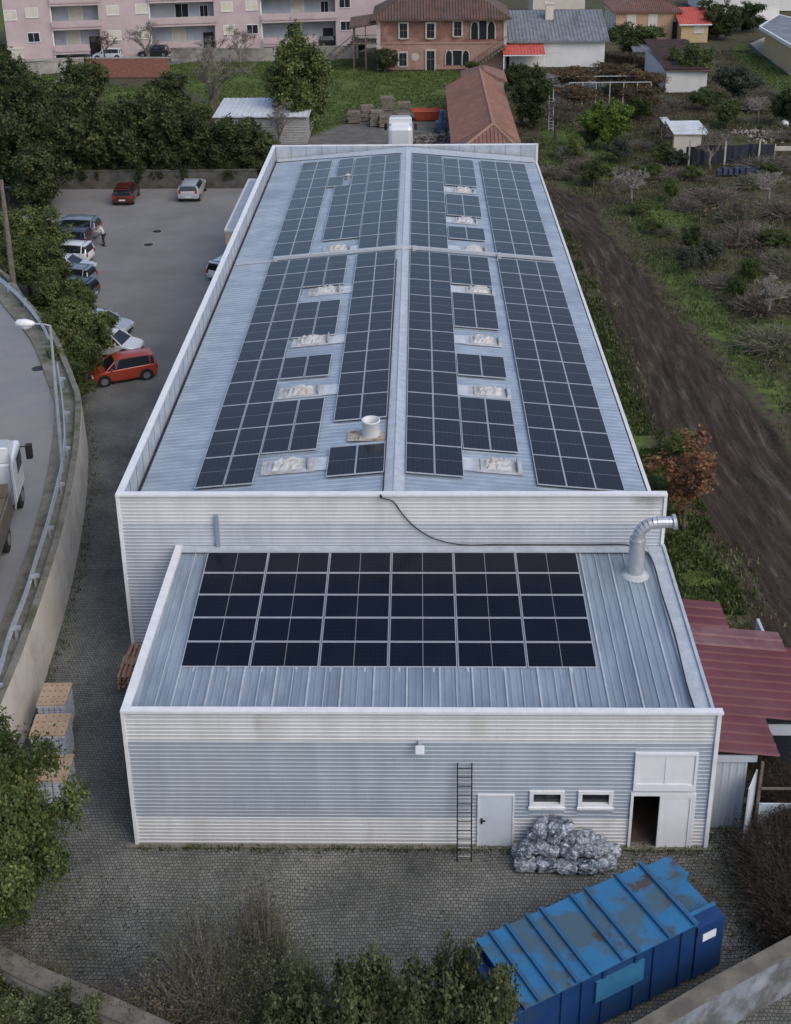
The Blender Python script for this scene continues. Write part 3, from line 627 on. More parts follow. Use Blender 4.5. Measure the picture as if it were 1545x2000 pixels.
for i, (u, v, s) in enumerate([(562, 908, 1), (588, 763, .95), (610, 664, .95), (636, 567, .9), (660, 486, .85)]):
    dome(u, v, f'weathered whitish plastic dome on the left roof slope, {ORD[i]} gap counting from the front', s, False)
for i, (u, v, s) in enumerate([(972, 908, .9), (956, 764, .9), (944, 664, .85), (934, 566, .85), (924, 486, .8), (908, 430, .8), (905, 371, .8)]):
    dome(u, v, f'weathered whitish plastic dome on the right roof slope, {ORD[i]} gap counting from the front', s, True)
# chimney pot
q = G(725, 850, 7.0); x, y = q.x, q.y; z = zroof(x)
t = thing('roof_chimney', 'short fat white open pipe chimney beside the ridge on the long roof', 'chimney', (x, y, z))
b = MB(); n = 20
prof = [(.34, 0), (.34, .66), (.36, .68), (.36, .74), (.31, .74), (.31, .1)]
vs = [(r*math.cos(k*2*math.pi/n), r*math.sin(k*2*math.pi/n), zz) for r, zz in prof for k in range(n)]
b.add(vs, [(i*n+k, i*n+(k+1) % n, (i+1)*n+(k+1) % n, (i+1)*n+k) for i in range(len(prof)-1) for k in range(n)]); b.build('pipe', M['white'], t, smooth=True)
b = MB(); b.tube([(0, 0, .12), (0, 0, .14)], .33, 16); b.build('black_bottom', M['black'], t)  # black disc closing the pipe near its foot
b = MB(); b.box(-.9, .75, -.42, .40, .038, .05); b.box(-.45, .45, -.4, .4, .05, .1); b.build('flashing', mat('rusty_flashing', (.30, .24, .18), (.45, .43, .40), 3, .8, c3=(.18, .10, .06), s3=2.5), t)
# small vent near the back
q = G(680, 344, 6.9); t = thing('roof_vent', 'tiny bright metal vent cap between panels near the back of the roof', 'vent', (q.x, q.y, zroof(q.x)))
b = MB(); b.tube([(0, 0, 0), (0, 0, .3)], .12, 12); b.build('pipe', M['steel'], t); b = MB(); b.tube([(0, 0, .3), (0, 0, .34), (0, 0, .42)], [.2, .2, .05], 12); b.build('cap', M['alu'], t)
# exhaust duct on annex roof
q = G(1241, 1118, 5.0); x, y = q.x, q.y; z0 = zr(y)
t = thing('exhaust_duct', 'silver exhaust duct with a segmented elbow standing on the low roof', 'exhaust duct', (x, y, z0))
b = MB(); b.tube([(0, 0, 0), (0, 0, 1.45)], .27, 20); b.build('riser', M['steel'], t, smooth=False)
b = MB(); b.tube([(0, 0, 0), (0, 0, .05), (0, 0, .12)], [.48, .42, .28], 16); b.build('collar', M['sealant'], t)
b = MB(); path = []; rs = []
for k in range(8):
    a = k/7*R(88); cx = .62-.62*math.cos(a); cz = 1.45+.62*math.sin(a); path.append((cx, -.0, cz))
path += [(1.0, 0, 2.08), (1.12, 0, 2.08)]
for i in range(len(path)-1):
    b.tube([path[i], path[i+1]], [.205, .19], 14)
b.tube([(1.12, 0, 2.08), (1.14, 0, 2.08), (1.25, 0, 2.10)], [.2, .27, .27], 14)
b.build('elbow', M['steel'], t, smooth=False)
# cable from the ridge down and along the joint
pts = [(y_, 0) for y_ in ()]
path = [(RX-.32, 34, zroof(RX)+.10), (RX-.34, 24, zroof(RX)+.08), (RX-.36, 14, zroof(RX)+.08), (RX-.4, AD+.2, zroof(RX)+.1), (RX-.45, AD-.13, MH+.07), (RX-.44, AD-.16, MH-.05)]
for u, v in [(768, 980), (785, 1003), (812, 1031), (850, 1053), (900, 1067), (960, 1074), (1030, 1077), (1100, 1075), (1160, 1074), (1222, 1071)]:
    p = GY(u, v, AD-.08); path.append((p.x, AD-.07, max(p.z, 5.15)))
for u, v in [(1262, 1082), (1278, 1108), (1292, 1155), (1318, 1230), (1342, 1320), (1358, 1365)]:
    p = G(u, v, 5.0); path.append((p.x, min(p.y, AD-.3), zr(p.y)+.13))
b = MB(); b.tube(smooth_path(path, 3), .022, 6); tag(b.build('black_cable', M['black']), 'black cable sagging down the white parapet from the ridge and along the low roof', 'cable')
# vertical conduit on main wall
b = MB(); b.box(1.42, 1.54, AD-.16, AD-.03, 5.0, 6.36); tag(b.build('wall_bracket', mat('blue_grey_steel', (.22, .27, .33), rough=.5)), 'blue grey steel bracket fixed upright on the wall above the low roof', 'bracket')
# floodlight
q = GY(820, 1468, -.25); t = thing('floodlight', 'small white floodlight fixed high on the front wall', 'floodlight', (q.x, -.03, q.z+.12))
b = MB(); b.box(-.05, .05, -.16, 0, .02, .10); b.build('bracket', M['steel'], t); b = MB(); Mx = Matrix.Translation((0, -.25, -.03))@Matrix.Rotation(R(-35), 4, 'X'); b.box(-.13, .13, -.06, .05, -.12, .12, 0, Mx); b.build('housing', M['trim'], t, bevel=.015)
b = MB(); b.box(-.11, .11, -.066, -.061, -.10, .10, 0, Mx); b.build('lens', M['lampwhite'], t)
# ladder
t = thing('ladder', 'tall dark narrow metal ladder leaning on the front wall left of the blue door', 'ladder', (9.92, -.62, 0))
top = Vector((0, .52, 3.25)); 
for s in (-1, 1): b = MB(); b.tube([(s*.21, 0, .0), (s*.21, top.y, top.z)], .022, 6); b.build('side_rail', M['dark'], t)
for k in range(11):
    f_ = (k+.6)/11.2; b = MB(); b.tube([(-.21, top.y*f_, top.z*f_), (.21, top.y*f_, top.z*f_)], .014, 6); b.build('rung', M['steel'] if k < 2 else M['dark'], t)

# manhole covers
for i, (u, v, z, lab) in enumerate([(307, 452, .008, 'round dark manhole cover in the car park, farther one'), (290, 478, .008, 'round dark manhole cover in the car park, nearer one'), (75, 720, RZ+.006, 'round dark manhole cover in the road beside the guard rail')]):
    q = G(u, v, z); b = MB(); b.tube([(0, 0, 0), (0, 0, .012)], .36, 24); b.tube([(0, 0, 0), (0, 0, .008)], .44, 24, 1); o = b.build('manhole_cover', [M['dark'], M['concrete']]); o.location = q; tag(o, lab, 'manhole cover')

# ================================================================ vegetation
def leaf_quads(cen, nrm, size, rs, aspect=.6, fold=False):
    n = len(cen); nrm = nrm/np.maximum(np.linalg.norm(nrm, axis=1, keepdims=True), 1e-6)
    r = rs.randn(n, 3); t = np.cross(nrm, r); t /= np.maximum(np.linalg.norm(t, axis=1, keepdims=True), 1e-6); bt = np.cross(nrm, t)
    s = size[:, None]; a = t*s; b_ = bt*s*aspect
    co = np.stack([cen-a, cen-b_*1+a*.1, cen+a, cen+b_*1+a*.1], 1).reshape(-1, 3)
    return co, np.arange(n*4).reshape(n, 4)
def np_obj(name, co, q, mt, parent=None, smooth=False):
    me = fast_mesh(name, co, q); me.materials.append(mt); o = bpy.data.objects.new(name, me); C.objects.link(o)
    if parent is not None: o.parent = parent
    return o
def crown_points(n, rad, lobes, rs, core=.42, sig=.055):
    rad = np.array(rad); cs = []
    for i in range(lobes):
        d = rs.randn(3); d /= np.linalg.norm(d); cs.append((d*rs.uniform(.38, .90)*(.8 if d[2] < -.3 else 1), rs.uniform(.15, .34)))
    cs.append((np.zeros(3), core)); cs.append((np.array([0, 0, -.3]), core*.8)); P_, N_ = [], []; wts = np.array([r**1.7 for c, r in cs]); wts /= wts.sum()
    for (c, r), wt in zip(cs, wts):
        m_ = int(n*wt); k = max(5, int(90*r)); d = rs.randn(k, 3); d /= np.linalg.norm(d, axis=1, keepdims=True); cl = c+d*r*rs.uniform(.55, 1.12, (k, 1))
        i = rs.randint(0, k, m_); P_.append(cl[i]+rs.randn(m_, 3)*sig*rs.uniform(.5, 1.3, (m_, 1))); N_.append(d[i]*.8+rs.randn(m_, 3)*.8+np.array([0, 0, .5]))
    P_ = np.concatenate(P_); N_ = np.concatenate(N_); return P_*rad, N_
def tree_mesh(seed, rad, n, leaf, lobes, trunk_h, tr=.15, core=.42):
    """returns (crown data, trunk MB) with the base at the origin; crown centre at trunk_h+rad_z*.8"""
    rs = np.random.RandomState(seed); P_, N_ = crown_points(n, rad, lobes, rs, core); P_[:, 2] += trunk_h+rad[2]*.82
    P_[:, 2] = np.maximum(P_[:, 2], .05+rs.rand(len(P_))*.3)
    co, q = leaf_quads(P_, N_, leaf*rs.uniform(.55, 1.35, len(P_)), rs)
    b = MB(); top = trunk_h+rad[2]*1.2
    b.tube([(0, 0, -.1), (rs.uniform(-.1, .1), rs.uniform(-.1, .1), top*.5), (rs.uniform(-.3, .3), rs.uniform(-.3, .3), top)], [tr, tr*.75, tr*.25], 7)
    for i in range(6):
        a = rs.uniform(0, 6.28); z = top*rs.uniform(.3, .7); e = (math.cos(a)*rad[0]*.65, math.sin(a)*rad[1]*.65, z+rad[2]*rs.uniform(.2, .6))
        b.tube([(0, 0, z), (e[0]*.5, e[1]*.5, z+(e[2]-z)*.6), e], [tr*.5, tr*.35, tr*.1], 5)
    return co, q, b
PROTO = {}
def tree(key, x, y, sx, sz, label, group=None, name='tree', cat='tree', z=0, seed=None, rz=None):
    """key = species; sx = crown radius, sz = total height"""
    sp = SPECIES[key]; v = (seed if seed is not None else random.randrange(1000)) % sp['var']
    if (key, v) not in PROTO:
        co, q, b = tree_mesh(hash_(key)+v*17, sp['rad'], sp['n'], sp['leaf'], sp['lobes'], sp['th'], sp.get('tr', .15), sp.get('core', .42))
        t = thing(name, label, cat); cr = np_obj('crown', co, q, sp['mat'], t); b.build('trunk', M['bark'], t); PROTO[(key, v)] = t
    else: t = copy_tree(PROTO[(key, v)]); t.name = name
    H = sp['th']+sp['rad'][2]*1.75
    t['label'] = label; t['category'] = cat
    if group: t['group'] = group
    elif 'group' in t: del t['group']
    t.location = (x, y, z); t.rotation_euler = (0, 0, random.uniform(0, 6.28) if rz is None else rz); t.scale = (sx/sp['rad'][0], sx/sp['rad'][0], sz/H)
    return t
def hash_(k): return sum(ord(c)*(i+3) for i, c in enumerate(k)) % 9973
SPECIES = {
 'ever': dict(var=4, rad=(2.6, 2.6, 2.6), n=16000, leaf=.105, lobes=22, th=.4, mat=L_EVER, tr=.16),
 'olive': dict(var=4, rad=(2.2, 2.2, 1.7), n=15000, leaf=.08, lobes=24, th=.7, mat=L_OLIVE, tr=.12),
 'near': dict(var=1, rad=(2.6, 2.6, 2.6), n=60000, leaf=.06, lobes=34, th=.6, mat=L_OLIVE, tr=.12),
 'bright': dict(var=1, rad=(2.3, 2.3, 2.1), n=14000, leaf=.10, lobes=20, th=1.0, mat=L_BRIGHT, tr=.13, core=.72),
 'tall': dict(var=1, rad=(3.0, 3.0, 4.6), n=26000, leaf=.13, lobes=44, th=.3, mat=L_OLIVE, tr=.25, core=.72),
 'grey': dict(var=2, rad=(2.2, 2.2, 2.0), n=12000, leaf=.09, lobes=16, th=.6, mat=L_GREY, tr=.12),
 'rust': dict(var=1, rad=(1.5, 1.5, 2.0), n=2600, leaf=.085, lobes=12, th=1.2, mat=L_RUST, tr=.07),
 'shrub': dict(var=3, rad=(1.0, 1.0, .9), n=15000, leaf=.036, lobes=18, th=.1, mat=L_SOFT, tr=.05, core=.6),
 'vine': dict(var=2, rad=(2.4, 2.4, .9), n=8000, leaf=.075, lobes=20, th=1.2, mat=L_VINE, tr=.06),
}
# leafless trees
def bare_mb(seed, H, spread, depth, twigs, r0, droop=0):
    rs = random.Random(seed); b = MB()
    def grow(p, d, L, r, dep):
        q = p+d*L; mid = p+d*L*.5+Vector((rs.uniform(-1, 1), rs.uniform(-1, 1), rs.uniform(-.3, .3)))*L*.07
        r = max(r, .016); b.tube([p, mid, q], [r, r*.82, r*.62], 5 if dep < 2 else 3, cap=False)
        if dep >= depth: return
        k = rs.choice([2, 3]) if dep else 4
        for i in range(k+(twigs if dep >= depth-2 else 0)):
            ax = Vector((rs.uniform(-1, 1), rs.uniform(-1, 1), rs.uniform(-.4, .9-droop))).normalized()
            nd = (d*(1.0-.1*dep)+ax*spread).normalized(); st = p+d*L*rs.uniform(.45, 1)
            grow(st, nd, L*rs.uniform(.55, .82), r*.55, dep+1)
    grow(Vector((0, 0, -.1)), Vector((0, 0, 1)), H*.32, r0, 0); return b
BP = {}
def bare(kind, x, y, s, label, z=0, name='bare_tree', cat='tree', group=None):
    prm = {'tree': (5, 6.0, .85, 6, 1, .16, 'twig'), 'pale': (9, 4.5, 1.1, 5, 2, .10, 'twigpale'), 'dark': (21, 5.0, .9, 5, 2, .13, 'bark')}[kind]
    if kind not in BP:
        t = thing(name, label, cat); bare_mb(prm[0], *prm[1:6]).build('branches', M[prm[6]], t); BP[kind] = t
        # trunk flare as its own part
        MB().tube([(0, 0, -.15), (0, 0, .5)], [prm[5]*1.5, prm[5]*1.02], 8).build('trunk', M['bark'], t)
    else: t = copy_tree(BP[kind]); t.name = name
    t['label'] = label; t['category'] = cat
    if group: t['group'] = group
    t.location = (x, y, z); t.rotation_euler = (0, 0, random.uniform(0, 6.28)); t.scale = (s, s, s); return t
# twiggy bush : mass of thin curved stems plus few small leaves
def twiggy(seed, rad, nst, nleaf, lm, sm, label, loc, name='bush', cat='bush', leaf=.05, group=None, wd=.011):
    rs = np.random.RandomState(seed); t = thing(name, label, cat, loc, 0, group); rad = np.array(rad)
    vs, qs = [], []; tips = []
    base = rs.uniform(-.35, .35, (nst, 3))*rad; base[:, 2] = 0
    d = rs.randn(nst, 3); d[:, 2] = np.abs(d[:, 2])+.6; d /= np.linalg.norm(d, axis=1, keepdims=True)
    L = rs.uniform(.5, 1.05, nst); p0 = base; seg = 4; side = np.cross(d, rs.randn(nst, 3)); side /= np.linalg.norm(side, axis=1, keepdims=True)
    pts = [p0]; cur = p0; dd = d.copy()
    for k in range(seg):
        dd = dd+rs.randn(nst, 3)*.22; dd /= np.linalg.norm(dd, axis=1, keepdims=True); cur = cur+dd*(L[:, None]*rad*np.array([1, 1, 1.1])/seg)*1.25; cur[:, 2] = np.maximum(cur[:, 2], .03); pts.append(cur); tips.append(cur)
        # side twig start
    pts = np.stack(pts, 1)
    w = wd*np.linspace(1, .35, seg+1)[None, :, None]*side[:, None, :]
    A = pts-w; B = pts+w; co = np.stack([A, B], 2).reshape(-1, 3); n = nst; base_i = np.arange(n)[:, None]*(2*(seg+1))+np.arange(seg)[None, :]*2
    q = np.stack([base_i, base_i+1, base_i+3, base_i+2], -1).reshape(-1, 4); np_obj('stems', co, q, sm, t)
    if nleaf:
        allp = pts[:, 1:, :].reshape(-1, 3); i = rs.randint(0, len(allp), nleaf); c = allp[i]+rs.randn(nleaf, 3)*.10*rad.mean()/1.2
        c[:, 2] = np.maximum(c[:, 2], .04); co, q = leaf_quads(c, rs.randn(nleaf, 3)+np.array([0, 0, .6]), leaf*rs.uniform(.5, 1.4, nleaf), rs, .45); np_obj('foliage', co, q, lm, t)
    return t

random.seed(11)
# ---- dense evergreen mass behind the car-park wall
g1 = 'dark evergreen trees behind the car park wall'
rows = [(5, 300, 4.2, 9), (60, 310, 4.0, 8.5), (115, 330, 3.6, 7.5), (20, 350, 3.6, 7), (90, 372, 3.2, 6.0), (165, 318, 3.7, 7.5), (215, 322, 3.4, 7.0), (262, 325, 3.4, 7.5), (312, 330, 3.4, 7.6), (360, 332, 3.3, 6.4), (408, 332, 3.2, 5.6), (452, 335, 3.1, 5.4), (492, 325, 2.8, 4.6), (518, 300, 2.2, 3.6)]
for i, (u, v, s, h) in enumerate(rows):
    p = G(u, v+40); 
    if 140 < u: p = Vector((p.x, max(p.y, 76.5), 0))
    tree('ever', p.x, p.y, s, h, f'dark evergreen tree behind the car park, {ORD[i] if i < 12 else ["thirteenth", "fourteenth"][i-12]} from the left in its row', g1, 'evergreen_tree', seed=i)
# back row
for i, (u, v, s, h, k, lab) in enumerate([
    (30, 215, 3.8, 7.5, 'ever', 'dark evergreen tree at the left edge behind the dense row'),
    (165, 235, 3.4, 8.0, 'ever', 'upright dark evergreen standing higher behind the left of the dense row'),
    (95, 250, 3.2, 6.0, 'ever', 'dark round evergreen between the upright one and the left edge'),
    (330, 215, 3.0, 5.5, 'ever', 'low black green tree beside the bare tree behind the dense row'),
    (300, 265, 3.2, 5.6, 'olive', 'mid green bushy tree just behind the dense row near the lawn'),
    (375, 250, 2.4, 3.6, 'olive', 'mid green bushy tree below the large bare tree')]):
    p = G(u, v+20); tree(k, p.x, p.y, s, h, lab, None, 'broadleaf_tree' if k == 'olive' else 'evergreen_tree', seed=i+1)
# ---- row of trees on the retaining wall
row = [(20, 455, 2.6, 4.8, 'first'), (66, 452, 2.3, 4.4, 'second'), (50, 505, 2.2, 4.2, 'third'), (92, 528, 1.9, 3.7, 'fourth'), (112, 572, 1.8, 3.6, 'fifth'), (150, 590, 1.6, 3.4, 'sixth'), (148, 640, 1.9, 3.8, 'seventh'), (180, 650, 1.4, 3.3, 'eighth'), (148, 695, 1.4, 3.4, 'ninth'), (150, 738, .95, 2.6, 'tenth and nearest')]
for i, (u, v, s, h, k) in enumerate(row):
    p = G(u, v, h*.62)
    tree('olive', p.x, p.y, s*1.08, h, f'olive green tree overhanging the parked cars along the road wall, {k} from far', 'olive green trees along the road wall', 'broadleaf_tree', seed=i)
# ---- tall tree on the lawn
p = G(588, 262); tree('tall', p.x, p.y, 3.5, 9.8, 'tall dense green tree standing alone on the lawn behind the white shed', None, 'tall_tree', seed=0)
p = G(1187, 292); tree('bright', p.x, p.y, 2.5, 4.9, 'bright green rounded citrus tree in the garden right of the warehouse', None, 'citrus_tree', seed=0)
for i, (u, v, s, h, k, lab) in enumerate([
    (1240, 118, 3.9, 4.6, 'olive', 'dense green bush in front of the ochre house'),
    (1348, 172, 2.9, 5.2, 'olive', 'round dark green tree before the small brown tiled shed'),
    (1432, 200, 2.9, 4.6, 'grey', 'greyish olive tree right of the brown tiled shed'),
    (1035, 248, 2.3, 6.0, 'ever', 'dark evergreen beside the long tiled barn'),
    (1008, 175, 1.8, 3.4, 'ever', 'low dark shrub behind the long tiled barn'),
    (1400, 75, 4.0, 5.0, 'ever', 'dark tree mass between the ochre house and the modern house'),
    (1450, 60, 3.6, 4.5, 'ever', 'dark low tree beside the modern flat roofed house'),
    (1540, 245, 1.8, 3.5, 'ever', 'dark bush at the right edge beside the dirt plot'),
    (1250, 235, 1.8, 2.5, 'olive', 'low green bush between the vine pergola and the pale shelter'),
    (1375, 215, 1.8, 2.4, 'olive', 'yellowish green bush behind the pale shelter'),
    (520, 262, 1.6, 2.6, 'ever', 'small dark shrub in front of the white shed'),
    (1420, 250, 1.9, 2.8, 'olive', 'loose green shrub on the slope beside the dirt plot'),
    (1325, 905, 1.0, 1.6, 'olive', 'low green bush beside the warehouse below the rusty tree'),
    (700, 105, 1.6, 2.2, 'olive', 'small green shrub below the wooden balcony')]):
    p = G(u, v); tree(k, p.x, p.y, s, h, lab, None, 'broadleaf_tree' if h > 3 else 'shrub', cat='tree' if h > 3 else 'shrub', seed=i+2)
rr = random.Random(5)
for i in range(34):
    u = rr.uniform(1120, 1545); v = rr.uniform(230, 620)
    if u < 1120+(v-350)*1.2 or (1330 < u < 1520 and 240 < v < 330): continue
    p = G(u, v); tree('olive' if i % 3 else 'grey', p.x, p.y, rr.uniform(.8, 1.6), rr.uniform(1.0, 2.2), 'low green scrub bush among the brambles right of the warehouse', 'low green bushes in the rough ground', 'shrub', cat='shrub', seed=i)
for i in range(12):
    tree('ever', -23+i*1.55, 74.5+rr.uniform(-.3, .3), rr.uniform(1.0, 1.5), rr.uniform(2.0, 2.9), 'dark ivy covered bush spilling over the car park end wall', 'ivy bushes spilling over the car park end wall', 'ivy_bush', cat='bush', seed=i)
p = G(1335, 1030); tree('rust', p.x, p.y, 1.9, 4.6, 'small tree with rusty orange leaves beside the warehouse wall', None, 'rusty_tree', seed=0)
p = G(1290, 1000); tree('shrub', p.x, p.y, .9, 1.8, 'low leafy shrub at the foot of the rusty leaved tree', None, 'shrub', cat='shrub', seed=1)
# vine pergola
for i, (u, v) in enumerate([(1120, 185), (1165, 180), (1215, 180), (1258, 190), (1120, 225), (1250, 225)]):
    p = G(u, v, 0); tree('vine', p.x, p.y, 3.3, 3.0, f'brownish vine canopy over the garden pergola, {ORD[i]} clump counting across', 'brownish vines over the pergola', 'vine', cat='vine', seed=i)
# ---- bare trees
for k, u, v, s, lab in [('tree', 415, 235, 2.0, 'large leafless grey tree on the lawn before the pink flats'), ('tree', 545, 285, 1.0, 'small leafless tree in front of the white shed'),
    ('pale', 1232, 400, 1.15, 'small pale leafless tree in the field right of the warehouse'), ('dark', 1085, 270, 1.1, 'dark leafless tree between the barn and the citrus tree'),
    ('tree', 290, 125, 1.3, 'leafless tree on the brick wall beside the parked dark car'), ('tree', 470, 130, 1.2, 'leafless tree in front of the pink flats beside the tall green tree'),
    ('dark', 1290, 270, .9, 'leafless shrubby tree left of the pale shelter'), ('pale', 1480, 240, 1.1, 'pale leafless tree above the dark net fence'), ('pale', 1500, 400, 1.1, 'pale leafless tree in scrub below the dark net fence'),
    ('dark', 1440, 480, 1.0, 'dark leafless tree in the scrub halfway up the right edge'), ('tree', 1385, 330, .9, 'grey leafless tree beside the left end of the net fence'), ('dark', 205, 125, 1.1, 'dark leafless tree by the white car on the street'),
    ('tree', 1420, 30, 1.4, 'leafless tree beyond the dark trees by the modern house'), ('pale', 1500, 620, 1.0, 'pale leafless sapling at the right edge beside the muddy track')]:
    p = G(u, v); bare(k, p.x, p.y, s, lab)
# ---- scrub bushes in the field
k = 0; rnd = random.Random(8)
SC = [(1390, 390, 2.4), (1440, 430, 2.2), (1500, 330, 2.2), (1480, 470, 2.5), (1530, 520, 2.4), (1420, 560, 1.6), (1370, 470, 1.6), (1510, 680, 2.2), (1270, 350, 1.8), (1330, 345, 1.8), (1120, 310, 1.6), (1075, 340, 1.5), (1525, 420, 2.2), (1470, 360, 2.0), (1400, 300, 1.5), (1160, 250, 2.2), (1210, 225, 2.2), (1300, 215, 2.0), (1460, 215, 2.2), (1500, 190, 2.0), (1100, 230, 2.0), (1540, 600, 2.0), (1330, 250, 1.6), (1250, 290, 1.6)]
rr = random.Random(77)
for _ in range(48):
    u = rr.uniform(1060, 1560); v = rr.uniform(225, 640)
    if v > 300+(u-1060)*.2 and u < 1090+(v-350)*1.15: continue
    if 1330 < u < 1520 and 240 < v < 330: continue
    if pip(GREEN[1], np.array([G(u, v).x]), np.array([G(u, v).y]))[0]: continue
    SC.append((u, v, rr.uniform(.7, 1.7)))
where = ['beside the track', 'below the net fence', 'at the right edge', 'near the pale tree', 'in the garden scrub']
protos = []
for i, (u, v, s) in enumerate(SC):
    p = G(u, v); lab = 'tangled leafless bramble bush in the rough ground right of the warehouse'
    if i < 3:
        o = twiggy(i+40, (1.9, 1.3, .85), 800, 2600, [L_DRY, L_OLIVE, L_WISP][i], M['twig'], lab, p, 'bramble_bush', 'bush', .065, 'bramble bushes in the rough ground', .016); protos.append(o)
    else: o = copy_tree(protos[i % 3]); 
    o.location = p; o.scale = (s/1.6*rnd.uniform(.7, 1.5), s/1.6*rnd.uniform(.7, 1.4), s/1.7*rnd.uniform(.5, 1.2)); o.rotation_euler = (0, 0, rnd.uniform(0, 6))
# ---- bottom right dark brambles
for i, (u, v, z, r_) in enumerate([(1540, 1710, 0, 1.6), (1575, 1600, 0, 1.7), (1575, 1790, 0, 1.7), (1560, 1665, 0, .9), (1590, 1860, .0, 1.3)]):
    p = G(u, v); twiggy(60+i, (r_, r_, 1.2), 6000, 12000, L_BRAM, mat(f'bramble_stem_{i}', (.07, .052, .04), rough=.95), f'dark brown bramble thicket right of the blue container, {["middle clump", "topmost clump at the edge", "right edge clump", "small clump nearest the shed", "lowest clump"][i]}', p, 'bramble_bush', 'bush', .045, None, .008)
# ---- foreground
p = GY(40, 1850, -3.6); tree('near', -2.75, -3.1, 2.35, 6.3, 'large leafy green tree in the bottom left corner beside the carton pallets', None, 'leafy_tree', seed=0, rz=1.0)
tree('near', -4.0, -1.6, 1.7, 5.2, 'leafy tree crown behind the bottom left tree at the road wall', None, 'leafy_tree', seed=0, rz=3.2)
for i, (x, y, rx, h, lab, lm, nl, ns) in enumerate([
    (4.55, -5.5, .8, 4.3, 'tall wispy brown and green bush rising in front of the cobbled yard', L_WISP, 20000, 1400),
    (3.2, -6.0, 1.7, 3.2, 'wide wispy grey green bush left of the tall wispy one', L_WISP, 34000, 2200),
    (2.2, -6.7, 1.4, 2.0, 'low brown twiggy bush at the bottom beside the stone wall', L_DRY, 12000, 1500),
    (5.0, -6.4, 1.3, 2.9, 'low olive bush at the bottom right below the tall wispy one', L_SOFT, 28000, 1500)]):
    twiggy(80+i, (rx, rx*.8, h/1.25), ns, nl, lm, M['twigpale'] if i < 2 else M['twig'], lab, (x, y, 0), 'wispy_bush', 'bush', .036, None, .006)
for i, (u, vt, y, r_, k) in enumerate([(600, 1895, -7.8, 1.2, 'olive'), (690, 1872, -8.0, 1.3, 'olive'), (785, 1850, -8.0, 1.35, 'olive'), (870, 1832, -8.0, 1.35, 'olive'), (955, 1858, -7.8, 1.15, 'olive'), (740, 1930, -8.6, 1.3, 'olive')]):
    q = GY(u, vt, y); h = max(1.0, q.z); t = tree('shrub', q.x, y, r_, h, f'soft green bush along the bottom edge, {ORD[i] if i < 5 else "lowest one"}{" from the left" if i < 5 else ""}', 'soft green bushes along the bottom edge', 'shrub', cat='shrub', seed=i)
    t.children[0]
for i, (u, v, y, lab) in enumerate([(40, 1960, -6.6, 'bright green bush in the bottom left corner below the stone wall'), (140, 1990, -7.3, 'green bush below the stone wall right of the corner bush'), (-10, 1930, -6.4, 'green bush cut by the left edge below the stone wall')]):
    q = GY(u, v, y); tree('shrub', q.x, y, 1.2, max(1.0, q.z+.6), lab, None, 'shrub', cat='shrub', seed=i)
for i, (u, v) in enumerate([(1090, 1985), (1190, 1990), (1020, 1975)]):
    q = GY(u, v, -8.0); twiggy(95+i, (.8, .6, .9), 700, 900, L_WISP, M['twigpale'], f'leafless pale twigs before the blue container, {["middle", "right", "left"][i]} clump', (q.x, -8.0, 0), 'twiggy_bush', 'bush', .04, 'pale twigs before the container', .008)

for i, (u, v) in enumerate([(90, 1905), (190, 1950), (270, 1985), (20, 1880)]):
    q = G(u, v, 1.2); twiggy(120+i, (.7, .5, .6), 300, 1500, L_DRY if i % 2 else L_WISP, M['twig'], f'straggly weeds growing over the old bottom left wall, {ORD[i]} clump', (q.x, q.y-.2, 1.1), 'weed_clump', 'weeds', .035, 'weeds on the old bottom left wall', .006)
# ---- grass blades and weeds as ground cover
rs = np.random.RandomState(3)
def sample(mask, n, x0, x1, y0, y1):
    x = rs.uniform(x0, x1, n*4); y = rs.uniform(y0, y1, n*4); ix = np.searchsorted(GX, x)-1; iy = np.searchsorted(GYs, y)-1
    p = mask[iy, ix]; k = rs.rand(len(x)) < p; x, y, ix, iy = x[k][:n], y[k][:n], ix[k][:n], iy[k][:n]; return x, y, ZZ[iy, ix]
def blades(name, x, y, z, h, wd, mt):
    n = len(x); a = rs.uniform(0, 6.28, n); hh = h*rs.uniform(.4, 1.3, n); lx = rs.randn(n)*.35*hh; ly = rs.randn(n)*.35*hh; c, s = np.cos(a)*wd, np.sin(a)*wd
    co = np.stack([np.stack([x-c, y-s, z-.02], -1), np.stack([x+c, y+s, z-.02], -1), np.stack([x+c*.4+lx, y+s*.4+ly, z+hh], -1), np.stack([x-c*.4+lx, y-s*.4+ly, z+hh], -1)], 1).reshape(-1, 3)
    o = np_obj(name, co, np.arange(n*4).reshape(n, 4), mt); tag(o, kind='stuff'); return o
nz = vnoise(XX, YY, 2.2, 9)
outyard = ((XX > 17.6) | (YY > 76) | (XX < -75)) & ~((XX < -6) & (YY < 76))
o = blades('grass', *sample(np.clip(gm*1.4, 0, 1)*outyard*(nz > .25)*(vm < .3), 90000, -60, 60, 5, 140), .16, .05, L_GRASS)
tag(o, 'patches of green grass and weeds over the field and lawns', 'grass')
o = blades('dry_weeds', *sample((1-np.clip(gm*1.2, 0, 1))*(1-tm)*(vm < .3)*outyard*(nz > .35)*(XX > 17.6), 110000, 17, 62, 8, 140), .18, .04, L_DRY)
tag(o, 'brown dry weeds and brambles covering the rough field', 'weeds')
strip = (XX > 17.6) & (XX < 21.5) & (tm < .4) & (YY > 9.5)
o = blades('meadow_weeds', *sample((1-tm)*(vm < .3)*outyard*(vnoise(XX, YY, 3.1, 33) > .5)*(XX > 17.6), 70000, 17, 62, 8, 120), .2, .05, L_SOFT)
tag(o, 'olive green weeds mixed through the rough field', 'weeds')
